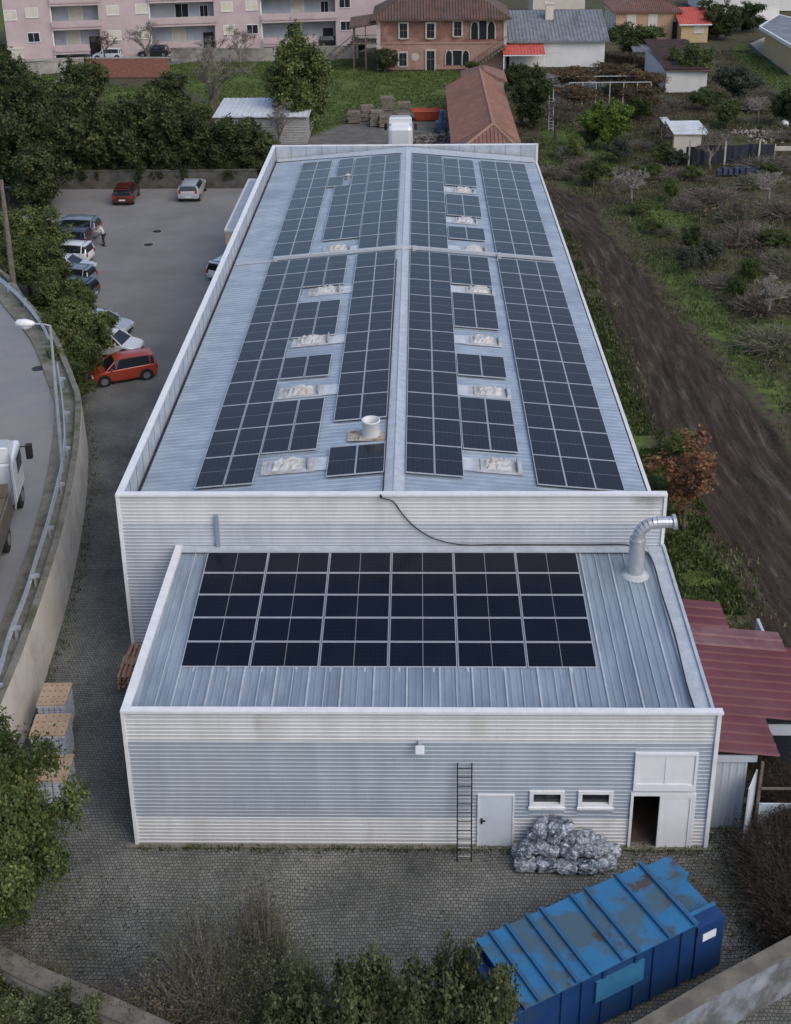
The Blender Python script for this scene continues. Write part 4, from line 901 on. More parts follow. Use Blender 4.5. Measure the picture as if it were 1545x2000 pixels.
o = blades('verge_weeds', *sample(strip*(vnoise(XX, YY, 1.4, 12) > .48).astype(float), 16000, 17, 22, 9, 62), .14, .05, L_GRASS)
tag(o, 'green weeds growing in the strip beside the warehouse', 'weeds')

# weeds in the joints at the foot of walls
xs_, ys_ = [], []
for _ in range(5200):
    k = rs.rand()
    if k < .35: i = rs.randint(0, len(WBs)-1); x, y = WBs[i]; x += abs(rs.randn())*.22+.05; y += rs.uniform(-.6, .6)
    elif k < .55: x, y = rs.uniform(0, 17.2), -.1-abs(rs.randn())*.12
    elif k < .75: x, y = rs.uniform(-4.4, 3), rs.uniform(-8, -2)
    else: x, y = 17.5+rs.randn()*.5+.6, rs.uniform(-4, .8)
    if not (MW0-.2 < x < 17.2 and y > .05): xs_.append(x); ys_.append(y)
o = blades('joint_weeds', np.array(xs_), np.array(ys_), np.full(len(xs_), .02), .09, .02, L_GRASS); tag(o, 'small weeds growing in the paving joints along the walls', 'weeds')
lx = np.concatenate([rs.uniform(-4, 17, 1800), rs.normal(16.5, 1.2, 900), rs.normal(-2.5, 1.2, 900)]); ly = np.concatenate([rs.uniform(-9, -.1, 1800), rs.normal(-2.2, 1.3, 900), rs.normal(-4, 2, 900)])
kk = ly < -.15; lx, ly = lx[kk], ly[kk]; nn_ = rs.randn(len(lx), 3)*.25+np.array([0, 0, 1.]); co, q = leaf_quads(np.stack([lx, ly, np.full(len(lx), .03)], -1), nn_, rs.uniform(.02, .05, len(lx)), rs)
o = np_obj('fallen_leaves', co, q, L_DRY); tag(o, 'brown fallen leaves scattered over the cobbled yard', 'leaf litter', kind='stuff')

# ================================================================ walls and road furniture
b = MB(); b.box(-24, -5.2, 73.6, 73.9, -.1, 1.5); b.box(-24, -5.2, 73.55, 73.95, 1.5, 1.58)
tag(b.build('boundary_wall', mat('dark_wall', (.05, .047, .038), (.10, .095, .08), 1.2, .9, c3=(.03, .035, .02), s3=.7)), 'low dark mossy wall closing the far end of the car park', 'wall')
def wall_line(name, pts, h, t, mats, lab, cap=.08):
    b = MB()
    for (x0, y0), (x1, y1) in zip(pts[:-1], pts[1:]):
        d = Vector((x1-x0, y1-y0)).normalized(); n = Vector((-d.y, d.x))*t/2; e = d*.0
        b.prism([(x0+n.x, y0+n.y), (x1+n.x, y1+n.y), (x1-n.x, y1-n.y), (x0-n.x, y0-n.y)], -.1, h-cap, 0)
        n2 = n*1.25; b.prism([(x0+n2.x, y0+n2.y), (x1+n2.x, y1+n2.y), (x1-n2.x, y1-n2.y), (x0-n2.x, y0-n2.y)], h-cap, h, 1)
    return tag(b.build(name, mats), lab, 'wall')
M['paintwall'] = mat('blotchy_painted_wall', (.20, .225, .26), (.09, .09, .09), .9, .9, 0, .3, 8, c3=(.30, .32, .35), s3=.5, lo=.42, hi=.56)
M['capstone'] = mat('wall_cap', (.10, .09, .075), (.17, .155, .125), 1.8, .9, 0, .4, 10, c3=(.11, .11, .08), s3=1)
wall_line('garden_wall', [tuple(G(-60, 1835, 1.7).xy), tuple(G(60, 1900, 1.7).xy), tuple(G(230, 1972, 1.7).xy), tuple(G(420, 2060, 1.7).xy)], 1.7, .42, [M['concrete'], M['capstone']], 'old grey stone wall cutting across the bottom left corner below the yard')
wall_line('boundary_wall', [tuple(G(1200, 2040, 1.6).xy), tuple(G(1395, 1925, 1.6).xy), tuple(G(1600, 1815, 1.6).xy)], 1.6, .34, [M['paintwall'], M['capstone']], 'blotchy grey wall with a rough cap in the bottom right corner')

def guard_rail(pts, lab, post_every=3):
    P_ = smooth_path(pts, 4); t = thing('guard_rail', lab, 'guard rail', (P_[0][0], P_[0][1], RZ)); o0 = Vector((P_[0][0], P_[0][1], RZ)); b = MB()
    prof = [(-.02, .45), (.05, .52), (-.02, .60), (.05, .68), (-.02, .76)]; inn = {h: offset(P_, d) for d, h in prof}
    rows_ = [[Vector((x, y, RZ+h))-o0 for x, y in inn[h]] for d, h in prof]; n = len(P_)
    vs = [v for r in rows_ for v in r]; b.add(vs, [(i*n+k, i*n+k+1, (i+1)*n+k+1, (i+1)*n+k) for i in range(len(prof)-1) for k in range(n-1)])
    top = offset(P_, 0.0); b.tube([Vector((x, y, RZ+.78))-o0 for x, y in top], .03, 5)
    b.build('rail', M['steel'], t)
    pr = None; L = 0; off = offset(P_, -.12); last = -9
    for i in range(n):
        if i: L += (Vector(P_[i])-Vector(P_[i-1])).length
        if L-last > post_every:
            last = L
            if pr is None: pb = MB(); pb.box(-.05, .05, -.06, .06, 0, .66); pb.box(.04, .16, -.05, .05, .54, .66); pb.box(-.13, -.05, -.045, .045, .5, .7); pr = p_ = pb.build('post', M['steel'], t)
            else: p_ = pr.copy(); C.objects.link(p_)
            p_.location = Vector((*off[i], RZ))-o0
    return t
near = [(G(u, v, RZ+.75)).xy for u, v in [(-60, 1460), (0, 1296), (16, 1239), (49, 1155), (71, 1084), (90, 1025), (109, 954), (120, 905), (125, 870), (126, 830), (121, 770), (112, 708)]]
farr = [(G(u, v, RZ+.75)).xy for u, v in [(94, 655), (85, 636), (67, 610), (34, 572), (0, 543), (-60, 500), (-130, 455)]]
guard_rail([tuple(p) for p in near], 'long steel guard rail on posts along the near stretch of the curved road')
guard_rail([tuple(p) for p in farr], 'pale guard rail along the far stretch of the curved road behind the lamp')
q = G(123, 925, RZ); top = GY(98, 636, q.y); Hh = top.z-RZ
t = thing('street_lamp', 'grey street lamp with a long white head reaching over the curved road', 'street lamp', q)
dx = top.x-q.x; b = MB(); b.tube([(0, 0, 0), (dx*.5, 0, Hh*.5), (dx, 0, Hh)], [.10, .08, .05], 10); b.build('pole', M['steel'], t)
hd = GY(48, 628, q.y); he = GY(33, 630, q.y); b = MB(); b.tube([(dx, 0, Hh), (dx-.25, 0, Hh+.06), (hd.x-q.x+.35, 0, Hh+.1)], .035, 8); b.build('arm', M['steel'], t)
b = MB(); hx = hd.x-q.x; n = 10; vs = []
b.tube([(hx+.42, 0, Hh+.1), (hx+.3, 0, Hh+.1), (hx, 0, Hh+.12), (hx-.3, 0, Hh+.12), (hx-.42, 0, Hh+.1)], [.05, .13, .19, .16, .05], 12)
o = b.build('lamp_head', M['trim'], t, smooth=True)
b = MB(); b.tube([(hx+.25, 0, Hh-.02), (hx, 0, Hh-.06), (hx-.28, 0, Hh-.02)], [.06, .12, .06], 10); b.build('lens', M['lampwhite'], t)
# wooden utility pole, left
q = G(28, 566, RZ-.1); tp = GY(2, 352, q.y); b = MB()
t = thing('utility_pole', 'weathered wooden utility pole at the left edge beside the road', 'utility pole', q)
b.tube([(0, 0, 0), ((tp.x-q.x)*.5, 0, (tp.z-q.z)*.5), (tp.x-q.x, 0, tp.z-q.z)], [.19, .16, .12], 9); b.build('pole', M['oldwood'], t)
b = MB(); b.box(tp.x-q.x-.06, tp.x-q.x+.5, -.05, .05, tp.z-q.z-.5, tp.z-q.z-.4); b.build('bracket', M['dark'], t)
# street pole near pink building and white pole in garden
for (u, v, ut, vt, lab) in [(80, 158, 70, 128, 'thin pale post on the garden wall left of the brick wall'), (5, 145, 0, 100, 'short grey post at the left edge by the far street')]:
    q = G(u, v); tp = GY(ut, vt, q.y); b = MB(); b.tube([q, (q.x, q.y, max(tp.z, 2))], .08, 6); tag(b.build('post', M['steel']), lab, 'post')

# ================================================================ blue container
A_, B_, C_, D_ = [G(u, v, 2.2) for u, v in [(918, 1833), (1320, 1668), (1408, 1770), (1010, 1985)]]
org = (A_+D_)/2; far_ = (B_+C_)/2; ax = (far_-org); CL = ax.length; ang = math.atan2(ax.y, ax.x); CW_ = 2.28
t = thing('waste_container', 'big closed blue steel waste container with rusty ribbed lid, set at an angle', 'container', (org.x, org.y, 0), ang)
def blue():
    m = mat('shaded_blue_paint', (.010, .04, .135), (.013, .05, .17), 1.2, .42, .1, .1, 4, c3=(.02, .05, .12), s3=1.2); return m  # container sides: shade of the upright faces painted in as darker blue
M['blue'] = blue()
M['bluetop'] = mat('lit_worn_blue_paint', (.026, .14, .29), (.034, .17, .35), 1.6, .45, .05, .1, 6, lo=.3, hi=.7)  # container tops: lighter blue paints in the skylight, wear patches added below
nt_ = M['bluetop'].node_tree; N_ = nt_.nodes; L_ = nt_.links; bs = N_['Principled BSDF']
def rusty(m, pos, col, sc, lo, hi):
    nt_ = m.node_tree; N_ = nt_.nodes; L_ = nt_.links; bs = N_['Principled BSDF']; old = bs.inputs['Base Color'].links[0].from_socket
    g_ = N_.new('ShaderNodeNewGeometry'); n = N_.new('ShaderNodeTexNoise'); n.inputs['Scale'].default_value = sc; n.inputs['Detail'].default_value = 7; n.inputs['Roughness'].default_value = .6; L_.new(g_.outputs['Position'], n.inputs['Vector'])
    r = N_.new('ShaderNodeValToRGB'); L_.new(n.outputs[0], r.inputs[0]); r.color_ramp.elements[0].position = lo; r.color_ramp.elements[1].position = hi
    x = N_.new('ShaderNodeMixRGB'); L_.new(r.outputs[0], x.inputs[0]); L_.new(old, x.inputs[1]); x.inputs[2].default_value = (*col, 1); L_.new(x.outputs[0], bs.inputs['Base Color'])
rusty(M['bluetop'], None, (.06, .11, .15), .75, .52, .60); rusty(M['bluetop'], None, (.07, .055, .05), 1.2, .57, .65)
hw = CW_/2; Hc = 2.2
b = MB(); b.box(.25, CL-.95, -hw+.06, hw-.06, .18, Hc-.06, 0)
for s in (-1, 1):
    for x in (.25, 1.35, 1.95, 2.6, 3.6, 4.2, 5.1): 
        if x < CL-1.0: b.box(x-.045, x+.045, s*(hw-.06)-.05*(s < 0), s*(hw-.06)+.05*(s > 0), .18, Hc-.08, 0)
b.box(.1, CL, -hw+.2, -hw+.4, 0, .18, 0); b.box(.1, CL, hw-.4, hw-.2, 0, .18, 0)
b.build('body', M['blue'], t)
b = MB(); b.box(.2, CL-.92, -hw, hw, Hc-.06, Hc, 0); b.build('lid', M['bluetop'], t)
for x in (.62, 1.12, 1.75, 2.2, 3.15, 3.62, 4.62, 5.45):
    b = MB(); b.box(x-.05, x+.05, -hw-.03, hw+.03, Hc, Hc+.09, 0)
    b.build('lid_rib', mat('rib_paint_%d' % int(x*100), (.02, .11, .24), (.03, .09, .17), 3, .5), t)
b = MB(); x0, x1 = CL-.92, CL; b.box(x0, x1, -hw+.02, hw-.02, .18, 1.72, 0); b.box(x0, x1, -hw, -hw+.42, 1.72, 1.98, 0); b.box(x0, x1, hw-.75, hw, 1.72, 2.06, 1); b.box(x0+.02, x1, -hw+.42, hw-.75, 1.72, 1.80, 2); b.box(x0, x1, -hw+.40, -hw+.47, 1.98, 2.05, 1); b.box(x0, x1, hw-.78, hw-.72, 2.06, 2.12, 1)
b.build('hopper_end', [M['blue'], M['bluetop'], M['bluetop']], t)
b = MB(); b.box(-.06, .25, -hw+.05, hw-.05, .25, Hc-.35, 0); b.box(-.22, .28, hw-.30, hw-.02, .7, Hc-.1, 0); b.box(-.22, .28, -hw+.02, -hw+.30, .7, Hc-.1, 0)
b.build('door', M['blue'], t, bevel=.02)
b = MB(); b.box(2.35, 3.85, -hw-.012, -hw+.05, 1.15, 1.85, 0); b.build('side_plate', mat('pale_blue_plate', (.025, .12, .23), (.03, .14, .26), 2, .5), t)
b = MB(); b.box(CL-.72, CL-.28, -hw-.005, -hw+.02, 1.42, 1.66, 0); b.build('paper_sheet', M['trim'], t)

# ================================================================ heap of film bales
M['film'] = mat('wrapped_film', (.12, .145, .18), (.50, .55, .62), 6, .2, .4, 1.0, 13, c3=(.05, .06, .08), s3=4.5, lo=.45, hi=.6)  # pale bluish blotches paint highlights of the crumpled film into the colour
M['film2'] = mat('dull_film', (.18, .20, .24), (.56, .60, .66), 7, .25, .3, 1.0, 15, c3=(.09, .10, .13), s3=5)  # same painted highlights, with weaker contrast
def bale_mesh(seed):
    rs = np.random.RandomState(seed); n = 9; vs, fs = [], []
    import itertools
    idx_ = {}
    def vid(p):
        if p not in idx_:
            q = np.array(p, float)/(n-1)*2-1; r = (np.abs(q)**3.2).sum()**(1/3.2); q = q/max(r, .01)
            q = q*(1+rs.uniform(-.10, .10)); q *= (1-.08*(abs(q[0]) < .12)); idx_[p] = len(vs); vs.append((q[0]*.33, q[1]*.22, q[2]*.18+.18))
        return idx_[p]
    for a in range(n-1):
        for c in range(n-1):
            for k in (0, n-1):
                for mk in (lambda i, j: (k, i, j), lambda i, j: (i, k, j), lambda i, j: (i, j, k)):
                    fs.append((vid(mk(a, c)), vid(mk(a+1, c)), vid(mk(a+1, c+1)), vid(mk(a, c+1))))
    me = bpy.data.meshes.new('film_bale'); me.from_pydata(vs, [], fs); me.materials.append(M['film'] if seed % 2 else M['film2']); return me
bms = [bale_mesh(s) for s in range(5)]; rnd = random.Random(2); k = 0
lay = [(11.5+.72*i, -.95+rnd.uniform(-.05, .05), 0, 0) for i in range(4)]+[(14.35, -.85, 0, .3)]
lay += [(11.45+.62*i, -.42+rnd.uniform(-.06, .06), 0, rnd.uniform(-.3, .3)) for i in range(6)]
lay += [(11.75+.60*i, -.62+rnd.uniform(-.08, .08), .34, rnd.uniform(-.6, .6)) for i in range(5)]
lay += [(12.0+.5*i, -.34+rnd.uniform(-.06, .06), .62, rnd.uniform(-1.2, 1.2)) for i in range(3)]+[(13.6, -.4, .55, .5)]
lay += [(12.15, -.36, .92, .9), (12.55, -.40, .98, 1.4), (12.9, -.36, .86, .2)]
lay += [(11.52, -.7, .33, 1.2), (14.1, -.5, .33, 1.0)]
for i, (x, y, z, a) in enumerate(lay):
    o = bpy.data.objects.new('film_bale', bms[i % 5]); C.objects.link(o); o.location = (12.85+(x-12.85)*.84, y, z+.02); o.rotation_euler = (rnd.uniform(-.2, .2)*(z > 0), rnd.uniform(-.25, .25)*(z > 0), a)
    tag(o, 'crumpled silver grey plastic wrapped bale in the heap by the front wall', 'bale', 'plastic wrapped bales heaped by the front wall')

# ================================================================ carton pallets on the left
M['tray'] = mat('tan_trays', (.36, .26, .17), (.44, .33, .22), 3, .8)
M['traydk'] = mat('reddish_caps', (.28, .09, .05), rough=.7)
M['wrapg'] = mat('clear_wrap', (.42, .45, .50), (.62, .64, .68), 6, .25, .1, .5, 12)
M['cans'] = mat('grey_blue_packs', (.16, .19, .25), rough=.5)
def pallet_load(cx, cy, w, d, h, ang, lab, cols=5, rows_=5, skirt=False):
    t = thing('pallet_load', lab, 'pallet load', (cx, cy, 0), ang, 'wrapped pallet loads by the retaining wall')
    b = MB(); 
    for i in range(5): x = -w/2+w*(i+.5)/5; b.box(x-.06, x+.06, -d/2, d/2, .11, .13)
    for i in range(3): y = -d/2+d*(.1+i*.4); b.box(-w/2, w/2, y-.04, y+.04, 0, .11)
    b.build('pallet', M['palwood'], t)
    b = MB(); lv = max(1, int(h/.22))
    for l in range(lv):
        z0 = .13+l*(h-.2)/lv; z1 = z0+(h-.2)/lv-.03
        for i in range(cols):
            for j in range(rows_):
                if 0 < i < cols-1 and 0 < j < rows_-1: continue
                x = -w/2+w*(i+.5)/cols; y = -d/2+d*(j+.5)/rows_
                b.box(x-w/cols*.42, x+w/cols*.42, y-d/rows_*.42, y+d/rows_*.42, z0, z1, 0)
    b.build('packs', M['wrapg'], t, bevel=.01)
    b = MB(); b.box(-w/2+.03, w/2-.03, -d/2+.03, d/2-.03, .14, h-.08, 0); b.build('core', M['cans'], t)
    b = MB(); b.box(-w/2-.01, w/2+.01, -d/2-.01, d/2+.01, h-.07, h-.02, 0); b.box(-w/2-.01, w/2+.01, -d/2-.012, -d/2+.02, h-.14, h-.07, 1)
    for i in range(5):
        for j in range(4):
            x = -w/2+w*(i+.5+(.0 if j % 2 else .0))/5; y = -d/2+d*(j+.5)/4; b.tube([(x, y, h-.025), (x, y, h-.015)], .035, 7, 2)
    b.build('top_tray', [M['tray'], M['wrapg'], M['traydk']], t)
p1 = (G(75, 1372, 1.45)+G(133, 1372, 1.45)+G(85, 1337, 1.45)+G(132, 1335, 1.45))/4
pallet_load(p1.x, p1.y, .95, 1.15, 1.45, .04, 'farthest pallet load with tan tray top and dark skirt by the retaining wall', skirt=True)
p2 = (G(60, 1435, 1.5)+G(132, 1430, 1.5)+G(66, 1398, 1.5)+G(135, 1393, 1.5))/4
pallet_load(p2.x, p2.y, 1.15, 1.05, 1.5, .06, 'middle pallet load with tan dotted top and clear wrapped packs')
p3 = (G(62, 1510, 1.5)+G(138, 1515, 1.5)+G(66, 1475, 1.5)+G(140, 1475, 1.5))/4
pallet_load(p3.x, p3.y-.1, 1.2, 1.15, 1.5, .06, 'nearest pallet load partly hidden by the leafy tree')
# stack of brown pallets by the warehouse corner
q = G(268, 1268, 1.0); t0 = None
M['redpal'] = mat('reddish_pallet', (.26, .13, .08), (.42, .28, .18), 5, .85)
def pallet(name, loc, rz, m, lab, grp, sc=1.0):
    t = thing(name, lab, 'pallet', loc, rz, grp); b = MB()
    for i in range(7): y = -.5+i/6; b.box(-.6, .6, y-.045, y+.045, .12, .14)
    b.build('deck', m, t); b = MB()
    for y in (-.5, 0, .5): b.box(-.6, .6, y-.04, y+.04, .02, .12)
    b.build('bearer', m, t); t.scale = (sc,)*3; return t
pt = None
for i in range(14):
    if pt is None: pt = o = pallet('wooden_pallet', (0, 0, 0), 0, M['redpal'], '', None)
    else: o = copy_tree(pt)
    tag(o, 'reddish wooden pallet stacked against the warehouse beside the low roof corner', 'pallet', 'reddish pallets stacked at the warehouse corner')
    o.location = (-1.3+rnd.uniform(-.08, .08)-.15*(i > 5), (8.05 if i % 2 else 7.3)+rnd.uniform(-.05, .05), (i//2)*.15); o.rotation_euler = (0, 0, math.pi/2+rnd.uniform(-.06, .06))
# ================================================================ maroon lean-to on the right
lt = thing('lean_to', 'maroon metal lean-to roof with pale sheet walls right of the low front building', 'lean-to', (0, 0, 0))
zl = 2.95; X0_ = AW+.16; s_ = -.10
def LZ(x): return zl+.12+s_*(x-X0_)
b = MB()
def lribs(x0, x1, y0, y1, m, p=.45): b.ribs((x0, y1, LZ(x0)), (0, y0-y1, 0), (x1-x0, 0, LZ(x1)-LZ(x0)), (0, 0, 1), p, .28, .06, m)
lribs(X0_, 19.35, .65, 2.38, 0); lribs(X0_, 24.0, 2.38, 5.95, 0); lribs(X0_, 21.0, 5.95, 7.05, 1); lribs(X0_, 19.3, 7.05, 8.6, 0)
lribs(21.0, 22.5, 5.95, 6.2, 0)
b.build('roof', [M['maroon'], M['maroonold']], lt)
b = MB(); b.ribs((X0_, .80, 0), (1.1, 0, 0), (0, 0, 2.55), (0, -1, 0), .22, .4, .02, 0); b.box(X0_, 18.7, .70, .74, 2.62, LZ(18.7)-.08, 0); b.box(X0_, 23.5, 2.5, 2.55, 2.1, 2.5, 0)
b.box(20.5, 20.6, 2.5, 8, 0, 2.6, 0); b.box(X0_, 19.2, 8.3, 8.4, 0, 2.6, 0); b.build('wall', M['greyl'], lt)
b = MB(); Mx = Matrix.Translation((18.75, .75, 0))@Matrix.Rotation(R(-118), 4, 'Z'); b.box(0, .95, -.02, .02, .25, 2.3, 0, Mx); b.build('door', M['doorb'], lt)
b = MB(); b.box(18.85, 19.9, .45, .50, .45, 1.25, 0); b.build('panel', M['doorb'], lt)
b = MB()
for x in (18.82, 19.95): b.box(x-.04, x+.04, .5, .58, 0, 2.75)
b.box(18.8, 19.95, .5, .56, 1.75, 1.80); b.build('frame', M['oldwood'], lt)

# ================================================================ vehicles
def car(lab, x, y, head, col, L=3.9, W=1.65, H=1.45, kind='hatch', name='parked_car', z=0, group=None, rough=.28, cat='car'):
    """head = heading angle; front toward +x local"""
    t = thing(name, lab, cat, (x, y, z), head, group); pm = paint('paint_'+str(len(bpy.data.materials)), col, rough)
    h2 = L/2; gb = .16
    # stations: s, sill z, belt z, roof z, half width, roof half width
    if kind == 'hatch': st = [(-h2, .42, .62, .62, .62, .60), (-h2+.07, .28, .88, .88, .78, .70), (-h2+.15, .24, .93, 1.20, .80, .62), (-h2+.42, .22, .93, H-.04, .82, .58), (-h2*.25, .20, .92, H, .825, .60), (h2*.12, .20, .90, H-.03, .825, .60), (h2*.26, .20, .89, H-.12, .82, .60), (h2*.56, .22, .86, .88, .81, .68), (h2-.25, .24, .74, .74, .78, .66), (h2-.05, .30, .62, .62, .68, .60), (h2, .38, .50, .50, .55, .5)]
    elif kind == 'suv': st = [(-h2, .48, .75, .75, .70, .62), (-h2+.06, .34, 1.0, 1.0, .82, .72), (-h2+.14, .32, 1.05, 1.38, .83, .64), (-h2+.36, .30, 1.05, H-.04, .84, .61), (-h2*.25, .28, 1.04, H, .845, .63), (h2*.1, .28, 1.02, H-.03, .845, .63), (h2*.24, .28, 1.01, H-.12, .84, .62), (h2*.5, .30, .99, 1.01, .83, .70), (h2-.22, .32, .88, .88, .80, .70), (h2-.05, .38, .74, .74, .72, .64), (h2, .46, .60, .60, .6, .54)]
    else: st = [(-h2, .42, .66, .66, .64, .60), (-h2+.08, .28, .90, .90, .78, .70), (-h2+.55, .24, .93, .95, .81, .66), (-h2+1.05, .22, .93, H-.05, .82, .57), (-h2*.18, .20, .92, H, .825, .59), (h2*.12, .20, .90, H-.04, .825, .59), (h2*.22, .20, .89, H-.12, .82, .59), (h2*.52, .22, .85, .87, .81, .68), (h2-.25, .24, .73, .73, .78, .66), (h2-.05, .30, .60, .60, .68, .60), (h2, .38, .50, .50, .55, .5)]
    ws = W/1.65; bv = []; 
    for s, zs, zb, zt, hw_, rw in st:
        hw_ *= ws; rw *= ws
        bv += [(s, -hw_*.93, zs), (s, -hw_, zs+(zb-zs)*.45), (s, -hw_*.965, zb), (s, hw_*.965, zb), (s, hw_, zs+(zb-zs)*.45), (s, hw_*.93, zs)]
    b = MB(); n = len(st); fs = []
    for i in range(n-1):
        for k in range(5): fs.append((i*6+k, i*6+k+1, (i+1)*6+k+1, (i+1)*6+k))
        fs.append((i*6+5, i*6, (i+1)*6, (i+1)*6+5))
    fs += [tuple(range(6))[::-1], tuple((n-1)*6+k for k in range(6))]
    b.add(bv, fs); o = b.build('body', pm, t, bevel=.04)
    for p_ in o.data.polygons: p_.use_smooth = True
    o.data.set_sharp_from_angle(angle=R(38))
    # cabin: glass box then roof panel and pillars
    cab = [q_ for q_ in st if q_[3]-q_[2] > .05]; i0 = st.index(cab[0])-1; i1 = st.index(cab[-1])+1
    ring = [st[i0]]+cab+[st[i1]]; b = MB(); gv = []
    for s, zs, zb, zt, hw_, rw in ring:
        hw_ *= ws; rw *= ws; hh = zt-zb; a = hw_*.955; top_ = rw if hh > .05 else a
        gv += [(s, -a, zb-.01), (s, -top_, zb+max(hh, 0)-.02), (s, top_, zb+max(hh, 0)-.02), (s, a, zb-.01)]
    m_ = len(ring); b.add(gv, [(i*4+k, i*4+k+1, (i+1)*4+k+1, (i+1)*4+k) for i in range(m_-1) for k in range(3)]); b.build('windows', M['carglass'], t)
    roof_ = [q_ for q_ in cab if q_[3] > H-.2]; b = MB(); rv = []
    for j, (s, zs, zb, zt, hw_, rw) in enumerate(roof_):
        rw *= ws; rv += [(s, -rw-.02, zt-.04), (s, -rw*.8, zt+.01), (s, 0, zt+.025), (s, rw*.8, zt+.01), (s, rw+.02, zt-.04)]
    m2 = len(roof_); b.add(rv, [(i*5+k, i*5+k+1, (i+1)*5+k+1, (i+1)*5+k) for i in range(m2-1) for k in range(4)])
    for s_i in ([i0+1, i0+len(cab)//2, i0+len(cab)]):
        s, zs, zb, zt, hw_, rw = st[s_i]; hw_ *= ws; rw *= ws
        for sd in (-1, 1): b.tube([(s, sd*hw_*.965, zb-.01), (s, sd*(rw+.005), zt-.02)], .035, 5)
    for a, c in ((i0, i0+1), (i1, i1-1)):
        for sd in (-1, 1):
            s, zs, zb, zt, hw_, rw = st[a]; s2, _, zb2, zt2, hw2, rw2 = st[c]; b.tube([(s, sd*hw_*ws*.95, zb), (s2, sd*rw2*ws, zt2-.01)], .04, 5)
    if kind in ('hatch', 'suv'):
        s, zs, zb, zt, hw_, rw = st[3]; b.box(st[2][0]+.02, s+.05, -rw*ws, rw*ws, zt-.10, zt-.02)
    o = b.build('roof', pm, t, smooth=True); o.data.set_sharp_from_angle(angle=R(40))
    for sx in (-1, 1):
        for sy in (-1, 1):
            wx = sx*(h2-.68); wy = sy*(.73*ws)
            b = MB(); b.tube([(wx, wy-.10, .31), (wx, wy+.10, .31)], .31, 18); wheel = b.build('wheel', M['tyre'], t)
            b = MB(); b.tube([(wx, wy+sy*.07, .31), (wx, wy+sy*.112, .31)], .2, 12); b.build('rim', M['rim'], wheel)
            b = MB(); b.tube([(wx, sy*(hw_ if False else .80*ws), .34), (wx, sy*(.822*ws+.012), .34)], .37, 18); b.build('wheel_arch', M['black'], t)
    for sd in (-1, 1):
        b = MB(); b.box(h2-.17, h2-.03, sd*.55*ws-.14, sd*.55*ws+.14, .50, .66); b.build('headlight', M['lampwhite'], t, bevel=.03)
        b = MB(); z0 = .62 if kind != 'suv' else .78; b.box(-h2-.005, -h2+.12, sd*.64*ws-.10, sd*.64*ws+.10, z0, z0+.24); b.build('tail_light', M['lampred'], t, bevel=.02)
        b = MB(); b.box(h2*.36, h2*.36+.12, sd*.90*ws-.07, sd*.90*ws+.07, .92, 1.04); b.build('mirror', pm, t, bevel=.03)
    b = MB(); b.box(-h2-.02, -h2+.0, -.26, .26, .46, .57); b.build('number_plate', M['plate'], t)
    b = MB(); b.box(h2-.03, h2+.01, -.4, .4, .34, .47); b.build('grille', M['dark'], t)
    return t
def heading(a, b_):
    d = (b_-a); return math.atan2(d.y, d.x)
cp = 'cars parked on the yard'
# red hatchback: rear at right, front left under tree
a = G(292, 742); c = G(203, 757); mid = (a+c)/2; hd_ = heading(a, c)
car('bright red small hatchback half under the nearest roadside tree', mid.x-.35, mid.y+.75, hd_, (.40, .055, .025), 3.7, 1.62, 1.45, 'hatch', group=cp)
car('white hatchback with dark windscreen parked next to the red car', -9.6, 38.0, R(-10), (.72, .73, .74), 3.9, 1.65, 1.45, 'hatch', group=cp)
car('silver sedan parked beyond the white car next to the red one', -11.0, 41.2, R(-14), (.40, .43, .47), 4.2, 1.68, 1.42, 'sedan', group=cp)
car('dark blue car with a red tail light peeping out under the trees', -14.5, 47.2, R(168), (.035, .045, .075), 4.1, 1.68, 1.42, 'hatch', group=cp)
car('grey blue hatchback squeezed between the dark blue and silver cars', -15.3, 49.8, R(170), (.17, .20, .25), 4.1, 1.66, 1.42, 'hatch', group=cp)
car('light silver sedan with its bonnet toward the yard near the white hatchback', -15.9, 51.9, R(-6), (.45, .48, .52), 4.2, 1.68, 1.4, 'sedan', group=cp)
car('white compact hatchback with black rear window in the left row', -16.6, 54.6, R(172), (.74, .75, .76), 4.0, 1.7, 1.48, 'hatch', group=cp)
car('black estate car with silver roof beside the standing person', -17.7, 57.7, R(176), (.03, .035, .05), 4.4, 1.76, 1.50, 'suv', group=cp)
car('dark grey large car farthest up the left row of parked cars', -17.6, 60.2, R(176), (.20, .23, .27), 4.4, 1.76, 1.62, 'suv', group=cp)
car('dark brown red hatchback parked against the far wall, left of the silver car', -15.6, 70.2, R(92), (.09, .022, .015), 3.9, 1.68, 1.45, 'hatch', group=cp)
car('silver grey estate car parked against the far wall of the car park', -10.3, 71.3, R(90), (.42, .44, .47), 4.4, 1.74, 1.45, 'suv', group=cp)
q = G(425, 520, .8); car('white car mostly hidden behind the warehouse side wall', q.x+.9, q.y+.6, R(62), (.66, .69, .72), 4.0, 1.65, 1.45, 'hatch', group=cp)
cs = 'cars on the street before the pink flats'
q = G(210, 117); car('white hatchback parked on the street before the pink flats', q.x, q.y+.4, R(185), (.66, .69, .74), 3.9, 1.65, 1.45, 'hatch', group=cs)
q = G(298, 112); car('black hatchback on the street right of the white one', q.x, q.y+.8, R(185), (.02, .022, .025), 4.1, 1.7, 1.5, 'hatch', group=cs)
q = G(650, 84, .5); car('dark car half hidden beyond the bushes left of the red house', q.x, q.y+1.0, R(10), (.035, .04, .05), 4.2, 1.7, 1.45, 'hatch', group=cs)

